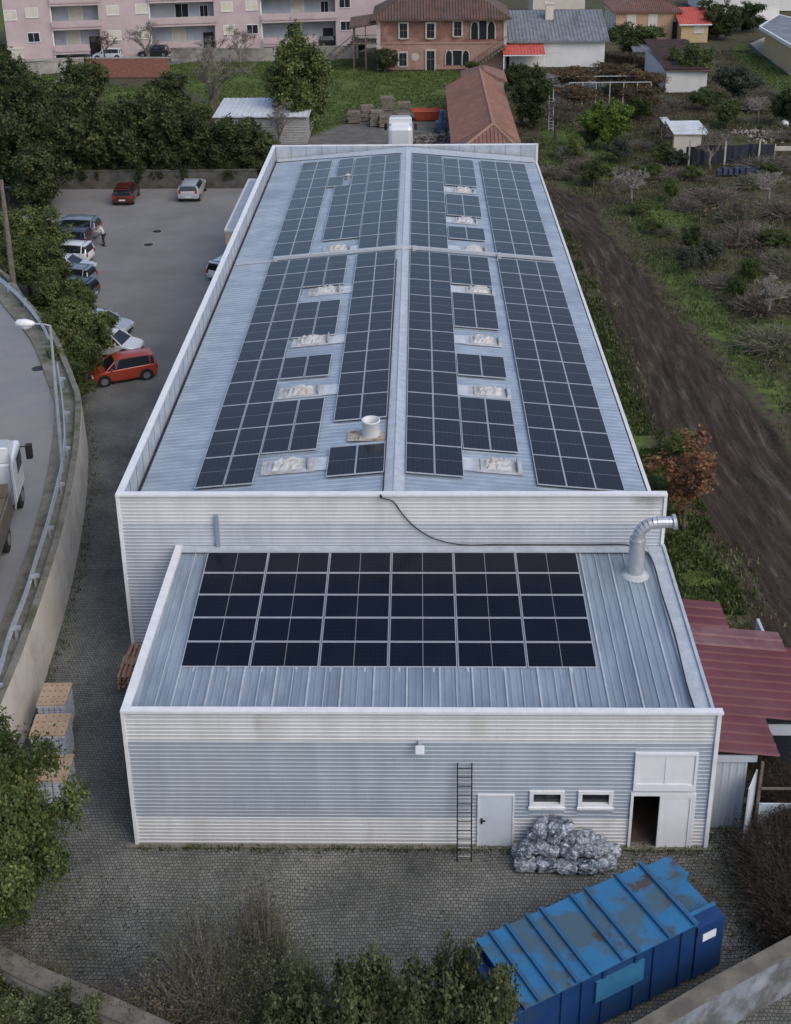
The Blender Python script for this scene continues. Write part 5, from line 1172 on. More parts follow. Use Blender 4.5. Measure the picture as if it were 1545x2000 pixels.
# truck on the road, front away from the viewer
q = G(18, 905, RZ+2.6); tx, ty = q.x-1.15, q.y+.6
M['truckwhite'] = paint('truck_white', (.72, .74, .76)); M['tarp'] = mat('load_tarp', (.10, .10, .07), (.16, .14, .09), 3, .8); 
t = thing('truck', 'white lorry cab with black mirrors and a loaded bed, cut by the left edge', 'truck', (tx, ty, RZ), R(98))
b = MB(); b.box(-1.0, 1.15, -1.2, 1.2, .75, 2.75); b.build('cab', M['truckwhite'], t, bevel=.14)
b = MB(); vs = [(-1.0, -1.15, 2.75), (1.0, -1.0, 2.75), (1.0, 1.0, 2.75), (-1.0, 1.15, 2.75), (-1.0, -1.1, 3.45), (.45, -.85, 3.1), (.45, .85, 3.1), (-1.0, 1.1, 3.45)]; b.add(vs, [(4, 5, 6, 7), (0, 1, 5, 4), (1, 2, 6, 5), (2, 3, 7, 6), (3, 0, 4, 7)]); b.build('roof_fairing', M['truckwhite'], t, bevel=.06)
for sd in (-1, 1):
    b = MB(); b.add([(-1.0, sd*1.2, .9), (-1.75, sd*1.28, .9), (-1.75, sd*1.28, 2.9), (-1.0, sd*1.2, 3.3)], [(0, 1, 2, 3)]); b.add([(-1.0, sd*1.16, .9), (-1.75, sd*1.24, .9), (-1.75, sd*1.24, 2.9), (-1.0, sd*1.16, 3.3)], [(3, 2, 1, 0)]); b.build('side_deflector', M['truckwhite'], t)
    b = MB(); b.box(.85, 1.1, sd*1.55-.13, sd*1.55+.13, 1.9, 2.55); b.box(.9, .98, sd*1.2 if sd > 0 else -1.5, 1.5 if sd > 0 else -1.2, 2.45, 2.5); b.build('mirror', M['black'], t, bevel=.03)
    b = MB(); b.box(-.1, .9, sd*1.205-.005, sd*1.205+.005, 1.75, 2.45); b.build('side_window', M['carglass'], t)
b = MB(); b.box(1.15, 1.17, -1.05, 1.05, 1.65, 2.55); b.build('windscreen', M['carglass'], t)
b = MB(); b.box(-9.5, -1.2, -.45, .45, .6, .9); b.build('chassis', M['dark'], t)
b = MB(); b.box(-9.8, -2.1, -1.25, 1.25, 1.0, 1.25); b.box(-9.8, -2.1, -1.25, -1.18, 1.25, 2.0); b.box(-9.8, -2.1, 1.18, 1.25, 1.25, 2.0); b.box(-2.17, -2.1, -1.18, 1.18, 1.25, 2.4); b.build('bed', mat('bed_brown', (.09, .08, .06), (.14, .12, .09), 2, .7), t)
b = MB(); b.box(-9.6, -2.3, -1.1, 1.1, 1.3, 1.85); b.build('load', M['tarp'], t)
for wx in (.3, -3.2, -7.4, -8.6):
    for sd in (-1, 1):
        b = MB(); b.tube([(wx, sd*1.0-.16, .5), (wx, sd*1.0+.16, .5)], .5, 18); w_ = b.build('wheel', M['tyre'], t); b = MB(); b.tube([(wx, sd*1.17, .5), (wx, sd*1.19, .5)], .26, 12); b.build('rim', M['rim'], w_)
# white van / truck behind the warehouse
q = G(781, 292); t = thing('box_truck', 'white high roofed lorry standing behind the warehouse back parapet', 'truck', (q.x+.1, q.y-1.2, 0), R(90))
b = MB(); b.box(-2.2, 1.0, -1.15, 1.15, .7, 3.0); b.build('cab', M['truckwhite'], t, bevel=.38)
b = MB(); b.add([(-1.2, -1.1, 3.0), (1.0, -1.0, 3.0), (1.0, 1.0, 3.0), (-1.2, 1.1, 3.0), (-1.2, -1.05, 3.6), (.5, -.9, 3.45), (.5, .9, 3.45), (-1.2, 1.05, 3.6)], [(4, 5, 6, 7), (0, 1, 5, 4), (1, 2, 6, 5), (2, 3, 7, 6), (3, 0, 4, 7)]); b.build('roof_fairing', M['truckwhite'], t, bevel=.1)
for wx in (-1.4, .3):
    for sd in (-1, 1): b = MB(); b.tube([(wx, sd*1.0-.15, .48), (wx, sd*1.0+.15, .48)], .48, 14); b.build('wheel', M['tyre'], t)
for sd in (-1, 1): b = MB(); b.box(.6, .85, sd*1.4-.12, sd*1.4+.12, 2.0, 2.6); b.build('mirror', M['black'], t)
b = MB(); b.box(1.0, 1.02, -1, 1, 1.8, 2.7); b.build('windscreen', M['carglass'], t)
q = G(845, 290, 2.6); t = thing('white_trailer', 'flat white trailer roof just showing over the warehouse back parapet', 'trailer', (q.x, q.y-.8, 0)); b = MB(); b.box(-1.9, 1.4, -1.1, 1.0, .9, 2.7); b.build('body', M['truckwhite'], t, bevel=.05)
for wx in (-1.2, .8):
    b = MB(); b.tube([(wx, -.95, .42), (wx, .95, .42)], .42, 12); b.build('wheel', M['tyre'], t)

# ================================================================ person by the black car
def skin_obj(name, joints, edges, rad, m, parent, sub=2):
    me = bpy.data.meshes.new(name); me.from_pydata(joints, edges, []); o = bpy.data.objects.new(name, me); C.objects.link(o); o.parent = parent
    me.materials.append(m); sk = o.modifiers.new('skin', 'SKIN'); sk.use_smooth_shade = True
    for i, v in enumerate(me.skin_vertices[0].data): v.radius = (rad[i], rad[i]*.8 if rad[i] > .09 else rad[i]); v.use_root = (i == 0)
    s_ = o.modifiers.new('sub', 'SUBSURF'); s_.levels = sub; s_.render_levels = sub; return o
q = G(207, 480); t = thing('person', 'person in light shirt and dark trousers leaning to the open black car', 'person', (q.x-.1, q.y, 0), R(180))
lean = .28; J = [(0, 0, .93), (.06, 0, 1.12), (.16, 0, 1.36), (.20, 0, 1.47), (.25, 0, 1.53),
     (.0, .10, .86), (.03, .13, .48), (-.06, .14, .07), (.10, .15, .03), (.0, -.10, .86), (.10, -.13, .50), (.06, -.15, .08), (.22, -.16, .03),
     (.15, .19, 1.38), (.36, .24, 1.20), (.58, .20, 1.16), (.15, -.19, 1.38), (.34, -.25, 1.18), (.56, -.22, 1.12)]
E_ = [(0, 1), (1, 2), (2, 3), (3, 4), (0, 5), (5, 6), (6, 7), (7, 8), (0, 9), (9, 10), (10, 11), (11, 12), (2, 13), (13, 14), (14, 15), (2, 16), (16, 17), (17, 18)]
RAD = [.14, .13, .15, .06, .055, .095, .062, .042, .04, .095, .062, .042, .04, .06, .045, .032, .06, .045, .032]
body = skin_obj('body', J, E_, RAD, M['skin'], t)
skin_obj('shirt', [J[0], J[1], J[2], (.19, 0, 1.42), J[13], J[14], (.5, .215, 1.18), J[16], J[17], (.48, -.23, 1.14)], [(0, 1), (1, 2), (2, 3), (2, 4), (4, 5), (5, 6), (2, 7), (7, 8), (8, 9)], [.165, .16, .175, .09, .085, .065, .05, .085, .065, .05], M['shirt'], t)
skin_obj('trousers', [J[0], J[5], J[6], (-.05, .14, .12), J[9], J[10], (.065, -.15, .13)], [(0, 1), (1, 2), (2, 3), (0, 4), (4, 5), (5, 6)], [.155, .12, .085, .07, .12, .085, .07], M['jeans'], t)
for y_, x_ in ((.14, -.06), (-.155, .06)): b = MB(); b.box(x_-.08, x_+.2, y_-.05, y_+.05, 0, .09); b.build('shoe', M['black'], t, bevel=.03)
def ball(c, r, n=12, mm=8, lo=0, hi=math.pi):
    b = MB(); vs = []
    for j in range(mm+1):
        a = lo+(hi-lo)*j/mm
        for i in range(n): f = i/n*2*math.pi; vs.append((c[0]+r[0]*math.sin(a)*math.cos(f), c[1]+r[1]*math.sin(a)*math.sin(f), c[2]+r[2]*math.cos(a)))
    b.add(vs, [(j*n+i, (j+1)*n+i, (j+1)*n+(i+1) % n, j*n+(i+1) % n) for j in range(mm) for i in range(n)]); return b
hb = ball((.28, 0, 1.62), (.095, .075, .115)); hb.tube([(.36, 0, 1.63), (.39, 0, 1.60)], [.012, .018], 5); hb.box(.35, .368, -.045, -.02, 1.63, 1.645); hb.box(.35, .368, .02, .045, 1.63, 1.645); hb.box(.35, .366, -.025, .025, 1.565, 1.575); hb.build('head', M['skin'], t, smooth=True)
ball((.262, 0, 1.645), (.105, .084, .108), hi=math.pi*.55).build('hair', M['hair'], t, smooth=True)
for sd in (1, -1):
    wx, wy, wz = (.58, .20, 1.16) if sd > 0 else (.56, -.22, 1.12)
    b = MB(); b.box(wx, wx+.09, wy-.035, wy+.035, wz-.015, wz+.012)
    for k in range(4): yy = wy-.027+k*.018; b.tube([(wx+.085, yy, wz), (wx+.12+.01*(k in (1, 2)), yy, wz-.008), (wx+.145+.012*(k in (1, 2)), yy, wz-.03)], .008, 5)
    b.tube([(wx+.02, wy-sd*.03, wz), (wx+.06, wy-sd*.07, wz-.01), (wx+.09, wy-sd*.075, wz-.025)], .010, 5); b.build('hand', M['skin'], t)

# ================================================================ distant buildings
M['corr'] = mat('grey_corrugated_roof', (.15, .16, .175), (.22, .23, .25), 1.5, .6, .1, c3=(.12, .125, .13), s3=.5)
M['shadowgap'] = mat('dark_interior', (.02, .02, .022), rough=.9)
def hip_roof(b, x0, x1, y0, y1, ze, zr_, ov=.5, m=0, hip0=None, hip1=None, axis='x', th=.12):
    """hipped roof with a ridge along the axis, eaves at ze"""
    X0, X1, Y0, Y1 = x0-ov, x1+ov, y0-ov, y1+ov
    if axis == 'x': h = (Y1-Y0)/2; a = hip0 if hip0 is not None else h; c = hip1 if hip1 is not None else h; r0 = (X0+a, (Y0+Y1)/2, zr_); r1 = (X1-c, (Y0+Y1)/2, zr_)
    else: h = (X1-X0)/2; a = hip0 if hip0 is not None else h; c = hip1 if hip1 is not None else h; r0 = ((X0+X1)/2, Y0+a, zr_); r1 = ((X0+X1)/2, Y1-c, zr_)
    e = [(X0, Y0, ze), (X1, Y0, ze), (X1, Y1, ze), (X0, Y1, ze)]
    if axis == 'x': b.add(e+[r0, r1], [(0, 1, 5, 4), (1, 2, 5), (2, 3, 4, 5), (3, 0, 4)], m)
    else: b.add(e+[r0, r1], [(0, 1, 4), (1, 2, 5, 4), (2, 3, 5), (3, 0, 4, 5)], m)
    b.box(X0, X1, Y0, Y1, ze-th, ze-.003, m)
    if axis == 'x': return e, r0, r1
    return e, r0, r1
def tiles_rows(b, quadpts, n, m, r=.05):
    """rows of half-round tile caps running down a roof plane a-b (eave) c-d (ridge)"""
    a, b_, c, d = [Vector(p) for p in quadpts]
    for i in range(n+1):
        f = i/n; p = a.lerp(b_, f); q = d.lerp(c, f); b.tube([p+Vector((0, 0, .02)), q+Vector((0, 0, .02))], r, 4, m, cap=False)

# ---- long barn
bx0, bx1 = 11.9, 18.9; by0, by1 = 84.0, 112
t = thing('tiled_barn', 'long low barn with a hipped orange clay tile roof behind the warehouse', 'barn', (0, 0, 0))
rA = G(958, 244, 4.6); rB = G(946, 158, 4.6)
eL = G(881, 283, 2.9); eR = G(1027, 283, 2.9); eL2 = G(882, 168, 2.9); eR2 = G(1003, 170, 2.9)
x0 = eL.x; x1 = eR.x-.4; y0 = rA.y-4.2; y1 = eL2.y; rx = (rA.x+rB.x)/2
b = MB(); b.box(x0+.4, x1-.4, y0+.4, y1-.4, 0, 2.85); b.build('wall', M['concrete'], t)
b = MB(); e = [(x0, y0, 2.9), (x1, y0, 2.9), (x1, y1, 2.9), (x0, y1, 2.9)]; r0 = (rx, y0+4.2, 4.7); r1 = (rx, y1, 4.7)
b.add(e+[r0, r1], [(0, 1, 4), (1, 2, 5, 4), (3, 0, 4, 5), (2, 3, 5)]); b.box(x0, x1, y0, y1, 2.78, 2.895)
nn = 70
for i in range(nn):
    y = y0+4.2+(y1-y0-4.2)*i/nn; b.tube([(x0, y, 2.93), (rx, y, 4.73)], .07, 4, 0, False); b.tube([(x1, y, 2.93), (rx, y, 4.73)], .07, 4, 0, False)
for i in range(18):
    f = i/18; x = x0+(x1-x0)*f; k = 1-abs(x-rx)/(rx-x0 if x < rx else x1-rx); b.tube([(x, y0, 2.93), (x, y0+4.2*k, 2.93+1.8*k)], .07, 4, 0, False)
rf = b.build('roof', M['tile'], t)
b = MB(); b.tube([r0, r1], .14, 6); b.tube([(x0, y0, 2.95), r0], .13, 6); b.tube([(x1, y0, 2.95), r0], .13, 6); b.build('ridge_tiles', mat('ridge_tiles', (.32, .20, .13), (.25, .15, .10), 4, .85), t)
t = thing('tiled_shed', 'small tiled shed continuing behind the long barn', 'shed', (0, 0, 0)); q = G(942, 160, 3.0)
b = MB(); b.box(q.x-1.8, q.x+2.2, y1+.3, y1+6, 0, 3.2); b.build('wall', M['concrete'], t); b = MB(); hip_roof(b, q.x-1.8, q.x+2.2, y1+.8, y1+6, 3.3, 4.4, .4, 0, axis='y', hip0=.01); b.build('roof', M['tile'], t)
# ---- white shed
a = G(478, 282); c = G(601, 279); sy = a.y; h = GY(601, 225, c.y).z
lft = G(424, 222, h).x
t = thing('white_shed', 'shed with a white metal roof and plank walls beside the dark trees', 'shed', (0, 0, 0))
yb = G(600, 196, h).y
b = MB(); b.ribs((lft, sy, 0), (0, 0, h), (c.x-lft, 0, 0), (0, -1, 0), .25, .3, .03); b.box(lft, c.x, sy+.01, sy+.1, 0, h); b.box(c.x-.1, c.x, sy+.1, yb, 0, h); b.box(lft, lft+.1, sy+.1, yb, 0, h); b.box(lft, c.x, yb, yb+.1, 0, h); b.build('wall', mat('pale_planks', (.26, .26, .25), (.36, .36, .35), 2, .85, stretch=(1, 1, 4)), t)
b = MB(); b.ribs((lft-.2, yb+.2, h+.25), (c.x-lft+.5, 0, 0), (0, sy-yb-.5, -.2), (0, 0, -1), .5, .25, -.05); b.box(lft-.2, c.x+.3, sy-.32, sy-.26, h-.02, h+.08); b.build('roof', mat('white_sheet_roof', (.50, .53, .57), (.60, .63, .66), .8, .5), t)
# ---- pallet stacks behind warehouse
pts = [(692, 232, 6, 'w'), (716, 228, 8, 'b'), (735, 238, 8, 'b'), (758, 225, 12, 'w'), (752, 240, 6, 'b'), (790, 225, 9, 'w'), (790, 233, 5, 'b')]
rnd = random.Random(5)
for i, (u, v, n, k) in enumerate(pts):
    p = G(u, v+6)
    for j in range(n):
        o = copy_tree(pt); m_ = M['palwood']; o.name = 'wooden_pallet'
        top_ = j == n-1
        tag(o, f'weathered wooden pallet in the {ORD[i]} stack counting from left behind the warehouse', 'pallet', 'weathered pallets stacked behind the warehouse')
        for ch in o.children: 
            pass
        o.location = (p.x+rnd.uniform(-.06, .06), p.y+rnd.uniform(-.06, .06), j*.19); o.rotation_euler = (0, 0, rnd.uniform(-.08, .08)+(.2 if k == 'b' else 0)); o.scale = (1.1, 1.0, 1.3)
M['greywood'] = mat('grey_pallet_wood', (.13, .11, .09), (.24, .21, .17), 5, .9)
palw = {}
for o in bpy.data.objects:
    if o.parent and o.parent.name.startswith('wooden_pallet') and 'weathered' in o.parent['label']:
        if o.data.name not in palw: d_ = o.data.copy(); d_.materials[0] = M['greywood']; palw[o.data.name] = d_; 
        o.data = palw[o.data.name] if o.data.name in palw else o.data
q = G(835, 236); t = thing('skip', 'small orange red steel skip in the yard behind the warehouse', 'skip', (q.x, q.y+.8, 0), .05)
M['orange'] = mat('orange_red_paint', (.42, .07, .03), (.34, .06, .03), 2, .6)
b = MB(); b.add([(-1.2, -.6, 0), (1.2, -.6, 0), (1.2, .6, 0), (-1.2, .6, 0), (-1.6, -.85, .95), (1.6, -.85, .95), (1.6, .85, .95), (-1.6, .85, .95)], [(0, 1, 5, 4), (1, 2, 6, 5), (2, 3, 7, 6), (3, 0, 4, 7), (3, 2, 1, 0)]); b.add([(-1.35, -.7, .7), (1.35, -.7, .7), (1.35, .7, .7), (-1.35, .7, .7)], [(0, 1, 2, 3)]); b.build('tub', M['orange'], t)
b = MB(); b.tube([(-1.6, -.85, .95), (1.6, -.85, .95), (1.6, .85, .95), (-1.6, .85, .95), (-1.6, -.85, .95)], .05, 6); b.build('rim', M['orange'], t)
q = G(861, 258); t = thing('blue_machine', 'small blue machine on wheels in the yard behind the warehouse', 'machine', (q.x, q.y, 0))
M['machblue'] = mat('machine_blue', (.06, .10, .20), (.09, .13, .24), 3, .5)
b = MB(); b.box(-.5, .5, -.5, .5, .3, 1.1); b.tube([(0, 0, 1.1), (0, 0, 1.6), (.1, 0, 2.2)], [.3, .2, .28], 10); b.build('body', M['machblue'], t, bevel=.05)
for sx in (-1, 1): b = MB(); b.tube([(sx*.5, -.4, .3), (sx*.62, -.4, .3)], .3, 12); b.build('wheel', M['tyre'], t)
# rubble piles as stuff
rs = np.random.RandomState(14)
def rubble(name, pts_, n, s, mt, lab, cat, spread=(1.5, 1.2), top_=.5):
    b = MB()
    for (u, v) in pts_:
        p = G(u, v)
        for i in range(n):
            x, y = p.x+rs.randn()*spread[0]*.5, p.y+rs.randn()*spread[1]*.5; z = max(0, top_*(1-((x-p.x)/spread[0])**2-((y-p.y)/spread[1])**2))*rs.rand(); r = s*rs.uniform(.4, 1.3)
            Mx = Matrix.Translation((x, y, z))@Matrix.Rotation(rs.uniform(0, 6), 4, Vector(rs.randn(3)).normalized()); b.box(-r, r, -r*.6, r*.6, -r*.25, r*.25, 0, Mx)
    return tag(b.build(name, mt), lab, cat, kind='stuff')
rubble('scrap_pile', [(845, 272), (872, 268), (830, 275)], 60, .22, mat('pale_scrap', (.30, .28, .25), (.16, .14, .12), 5, .9), 'pile of pale scrap and rubble behind the warehouse beside the barn', 'scrap pile')
rubble('garden_rubbish', [(1490, 262), (1510, 272), (1470, 258)], 60, .11, mat('white_rubbish', (.50, .46, .42), (.30, .20, .15), 5, .9), 'scattered white and pinkish rubbish on the bare dirt plot', 'rubbish', (2.5, 1.5), .2)
rubble('broken_bricks', [(1440, 400), (1430, 415)], 50, .13, mat('brick_bits', (.35, .16, .11), (.30, .24, .20), 5, .9), 'scattered broken bricks on the rough ground below the net fence', 'bricks', (2.2, 1.4), .1)
rubble('gravel_rubble', [(1410, 1595), (1430, 1560)], 90, .07, M['concrete'], 'loose stones by the lower right corner of the front building', 'stones', (1.0, .8), .1)
rubble('wet_leaves', [(1390, 1700), (1420, 1760), (1300, 1690)], 60, .05, mat('brown_leaf_litter', (.10, .06, .035), (.05, .04, .03), 5, .9), 'brown leaf litter on the cobbles around the blue container', 'leaf litter', (1.6, 1.2), .01)

# ---- pink apartment block
PA = (G(18, 118).x, G(18, 118).y); PB_ = (G(620, 95).x, G(620, 95).y); pd = (Vector(PB_)-Vector(PA)).normalized(); pang = math.atan2(pd.y, pd.x)
t = thing('apartment_block', 'long pink rendered block of flats with recessed pale blue balconies', 'building', (PA[0], PA[1], 0), pang)
def FP(u, v): return GL(u, v, PA, (PA[0]+pd.x, PA[1]+pd.y))
PL = 62; PH = 12.5
bays = [(103, 195, 'w'), (295, 420, 'w'), (512, 656, 'w')]
sb = [(FP(u0, 60)[0], FP(u1, 60)[0]) for u0, u1, _ in bays]
z1 = [FP(150, 55)[1], FP(360, 45)[1], FP(580, 38)[1]]          # first floor slab underside approx
def win(parent, s, z, w_, h_, shut=True, d=0, fr=M['trim']):
    f = MB(); e = .07; f.box(s-w_/2-e, s-w_/2, d-.06, d+.05, z-h_/2, z+h_/2); f.box(s+w_/2, s+w_/2+e, d-.06, d+.05, z-h_/2, z+h_/2); f.box(s-w_/2-e, s+w_/2+e, d-.06, d+.05, z+h_/2, z+h_/2+e); f.box(s-w_/2-e, s+w_/2+e, d-.10, d+.05, z-h_/2-e, z-h_/2)
    f.box(s-.02, s+.02, d-.03, d+.0, z-h_/2, z+h_/2)
    wn = f.build('window', fr, parent)
    if shut: b = MB(); b.ribs((s-w_/2, d-.025, z-h_/2), (0, 0, h_), (w_, 0, 0), (0, -1, 0), .1, .5, .01); b.build('shutter', M['cream'], wn)
    else: MB().box(s-w_/2, s+w_/2, d-.02, d-.005, z-h_/2, z+h_/2).build('pane', M['glassdark'], wn)
b = MB(); segs = []; s0 = 0; D_ = 1.6
for (a_, c_) in sb: segs.append((s0, a_)); s0 = c_
segs.append((s0, PL))
for a_, c_ in segs: b.box(a_, c_, 0, 12, 0, PH, 0)
for a_, c_ in sb: b.box(a_, c_, D_, 12, 0, PH, 1)
for (a_, c_) in sb: b.box(a_-.12, a_+.06, -.05, 0, 0, PH, 2)
b.build('wall', [M['pink'], M['bluew'], M['trim']], t)
FZ = []
for k, (a_, c_) in enumerate(sb):
    zsl = {0: FP(150, 52)[1], 1: FP(360, 45)[1], 2: FP(580, 37)[1]}[k]
    for lev, zz in ((0, zsl-3.15), (1, zsl), (2, zsl+3.1)):
        cut = 0 if lev else 0
        b = MB(); b.box(a_+.02, c_+.25 if lev else a_+(c_-a_)*.75, -.45, D_, zz-.15, zz+.02, 0) ; 
        if zz > -2: b.box(a_+.02, c_+.25 if lev else a_+(c_-a_)*.75, -.45, -.32, max(0, zz-.35), zz+.85, 0); b.build('balcony', M['pink'], t)
        if zz < -.5: pass
        mid = (a_+c_)/2
        win(t, mid-(.6 if lev == 0 else 0), zz+1.35, 1.7, 1.9, (k+lev) % 3 != 2, D_)
        if lev == 0: MB().box(c_-1.6, c_-.2, D_-.06, D_-.01, 0, 2.5).build('doorway', M['shadowgap'], t)
        if k > 0: win(t, c_-1.3, zz+1.2, 1.0, 1.6, False, D_) if lev else None
for u, v in [(62, 25), (66, 73), (220, 20), (225, 69), (276, 17), (281, 66), (443, 13), (448, 58), (491, 11), (493, 57), (673, 6), (676, 50), (20, 30)]:
    s, z = FP(u, v)
    if s < .8: continue
    win(t, s, z, 1.45, 1.15, not (u in (66, 493, 673, 676)), 0)
    win(t, s, z+3.1*(1 if v > 40 else 1), 1.45, 1.15, True, 0) if v < 40 else None
b = MB(); b.box(-.3, PL+.3, -.5, 12.3, PH, PH+.4); b.build('roof', M['tile'], t)
b = MB(); b.box(-.0, PL, -1.6, -.05, 0, .12); tag(b.build('pavement', M['concrete']), kind='structure'); bpy.data.objects['pavement'].location = (PA[0], PA[1], 0); bpy.data.objects['pavement'].rotation_euler = (0, 0, pang)
q = G(33, 118); b = MB(); b.box(-.9, .9, -.4, .4, 0, 1.5); b.box(-1, 1, -.45, .45, 1.5, 1.6); o = b.build('meter_cabinet', M['cream']); o.location = q; tag(o, 'cream coloured low cabinet wall by the left corner of the pink flats', 'cabinet')
# far left grey house strip
q = G(5, 60); b = MB(); b.box(-6, 1.5, 0, 6, 0, 2.2, 0); b.box(-6, 1.8, -.3, 6, 2.2, 2.4, 1); o = b.build('garage', [M['cream'], M['corr']]); o.location = (q.x-1.5, 141, 0); tag(o, 'grey roofed garage at the left edge beside the pink flats', 'garage')
# brick wall below street
a = G(168, 152); c = G(332, 150); b = MB(); b.box(a.x, c.x, a.y, a.y+.3, 0, 2.3, 0); b.box(a.x-.2, c.x+.2, a.y-.05, a.y+.35, 2.3, 2.42, 1)
tag(b.build('brick_wall', [M['brick'], M['concrete']]), 'red brick retaining wall below the parked street cars', 'wall')
a = G(-60, 158); c = G(165, 135); wall_line('garden_wall', [tuple(a.xy), tuple(c.xy)], 1.4, .3, [M['concrete'], M['concrete']], 'low grey wall along the far street at the left')
wall_line('garden_wall', [tuple(G(60, 225).xy), tuple(G(128, 165).xy)], 1.1, .35, [M['moss'], M['concrete']], 'dark stone wall running diagonally beside the vegetable plot')
wall_line('garden_wall', [tuple(G(335, 118).xy), tuple(G(520, 118).xy), tuple(G(700, 112).xy)], 1.6, .3, [M['concrete'], M['concrete']], 'long grey wall behind the lawn below the pink flats')

# ---- derelict red house
hp = G(738, 138); hr_ = G(986, 133); hy = (hp.y+hr_.y)/2; hx0, hx1 = hp.x, hr_.x
t = thing('derelict_house', 'derelict two storey red rendered house with mossy tile roof and white window surrounds', 'house', (0, 0, 0))
ze = GY(860, 36, hy).z; zmid = GY(860, 84, hy).z; hd2 = 11
b = MB(); b.box(hx0, hx1, hy, hy+hd2, zmid, ze, 0); b.box(hx0, hx1, hy-.02, hy+hd2, 0, zmid, 1); b.box(hx0-.05, hx1+.05, hy-.10, hy-.02, zmid-.1, zmid+.12, 1)
b.box(hx0-.12, hx0+.35, hy-.12, hy, 0, ze, 2); b.box(hx1-.3, hx1+.1, hy-.12, hy, 0, ze, 2); b.box(hx0-.1, hx1+.1, hy-.3, hy, ze-.25, ze, 2)
b.build('wall', [M['redwall'], M['salmon'], M['stone']], t)
b = MB(); e, r0, r1 = hip_roof(b, hx0, hx1, hy, hy+hd2, ze, ze+3.6, .7, 0)
for i in range(48):
    x = hx0-.7+(hx1-hx0+1.4)*i/48; k = min(1, (x-hx0+.7)/((hd2+1.4)/2), (hx1+.7-x)/((hd2+1.4)/2)); b.tube([(x, hy-.7, ze+.03), (x, hy-.7+(hd2+1.4)/2*k, ze+.03+3.6*k)], .09, 4, 0, False)
b.build('roof', M['tileold'], t)
def rwin(u, v, w_, h_, door=False):
    p = GY(u, v, hy); e = .2; f = MB(); z0, z1_ = p.z-h_/2, p.z+h_/2
    if door: z0 = 0
    f.box(p.x-w_/2-e, p.x-w_/2, hy-.14, hy+.02, z0-.1, z1_+e); f.box(p.x+w_/2, p.x+w_/2+e, hy-.14, hy+.02, z0-.1, z1_+e); f.box(p.x-w_/2, p.x+w_/2, hy-.14, hy+.02, z1_, z1_+e)
    if not door: f.box(p.x-w_/2, p.x+w_/2, hy-.18, hy+.02, z0-.15, z0)
    wn = f.build('door_frame' if door else 'window', M['stone'], t); MB().box(p.x-w_/2, p.x+w_/2, hy-.06, hy-.03, z0, z1_).build('pane', M['glassdark'], wn)
    g_ = MB(); g_.box(p.x-.03, p.x+.03, hy-.09, hy-.06, z0, z1_); g_.box(p.x-w_/2, p.x+w_/2, hy-.09, hy-.06, p.z, p.z+.06); g_.build('glazing_bar', M['oldwood'], wn)
for u, v in [(788, 60), (841, 60), (894, 56)]: rwin(u, v, .9, 1.75)
rwin(787, 116, .9, 1.6); rwin(841, 116, .95, 2.1, True)
def arch(u, v, w_, h_, half):
    p = GY(u, v, hy); z0 = p.z-h_/2; f = MB(); 
    for sx in (-1, 1):
        x = p.x+sx*(w_/2+half*.55); n = 7; ring = [(x+half*.5*math.cos(a_)*1.0*(1), hy-.05, z0+h_*.55+half*.9*math.sin(a_)) for a_ in [math.pi*k/n for k in range(n+1)]]
        f.tube([(x+half*.5, hy-.08, z0)]+ring+[(x-half*.5, hy-.08, z0)], .08, 4)
    f.box(p.x-w_/2-.1, p.x-w_/2, hy-.14, hy, z0, z0+h_); f.box(p.x+w_/2, p.x+w_/2+.1, hy-.14, hy, z0, z0+h_); f.box(p.x-w_/2, p.x+w_/2, hy-.14, hy, z0+h_-.1, z0+h_)
    wn = f.build('window', M['stone'], t); g_ = MB(); g_.box(p.x-w_/2, p.x+w_/2, hy-.06, hy-.03, z0, z0+h_-.1)
    for sx in (-1, 1):
        x = p.x+sx*(w_/2+half*.55); pts_ = [(x+half*.45*math.cos(a_), hy-.05, z0+h_*.55+half*.8*math.sin(a_)) for a_ in [math.pi*k/8 for k in range(9)]]; g_.poly([(x+half*.45, hy-.05, z0)]+pts_+[(x-half*.45, hy-.05, z0)])
    g_.build('pane', M['glassdark'], wn)
arch(943, 57, .95, 2.4, 1.0); arch(893, 112, 1.1, 1.9, .9)
q = GY(811, 111, hy); b = MB(); b.tube([(q.x, hy-.04, q.z), (q.x, hy-.03, q.z)], .5, 12); b.build('bare_patch', M['stone'], t)
# balcony on the left, stair on the right
b = MB(); bx = G(690, 138).x; b.box(bx, hx0, hy-.2, hy+3.4, zmid-.05, zmid+.1); 
for x_, y_ in ((bx+.1, hy-.1), (bx+.1, hy+3.2), (bx+1.6, hy-.1)): b.box(x_-.07, x_+.07, y_-.07, y_+.07, 0, ze-.5)
for i in range(10): b.box(bx+i*.3, bx+i*.3+.05, hy-.15, hy-.1, zmid+.1, zmid+1.0)
b.box(bx, hx0, hy-.17, hy-.08, zmid+1.0, zmid+1.08); b.build('balcony', M['oldwood'], t)
b = MB(); b.quad((bx-.4, hy-.6, ze-1.0), (hx0, hy-.6, ze-.5), (hx0, hy+3.8, ze+.2), (bx-.4, hy+3.8, ze-.3)); b.quad((bx-.4, hy-.6, ze-1.1), (bx-.4, hy+3.8, ze-.4), (hx0, hy+3.8, ze+.1), (hx0, hy-.6, ze-.6)); b.build('balcony_roof', M['tileold'], t)
b = MB(); 
for i in range(12): x_ = hx1-.6-i*.0; 
sx0 = G(985, 90, zmid).x; sx1 = G(915, 138).x
for i in range(12):
    f_ = i/12; b.box(sx1+(hx1-sx1)*f_, sx1+(hx1-sx1)*(f_+1/12), hy-1.5, hy-.4, zmid*f_*.95, zmid*(f_+1/12)*.95)
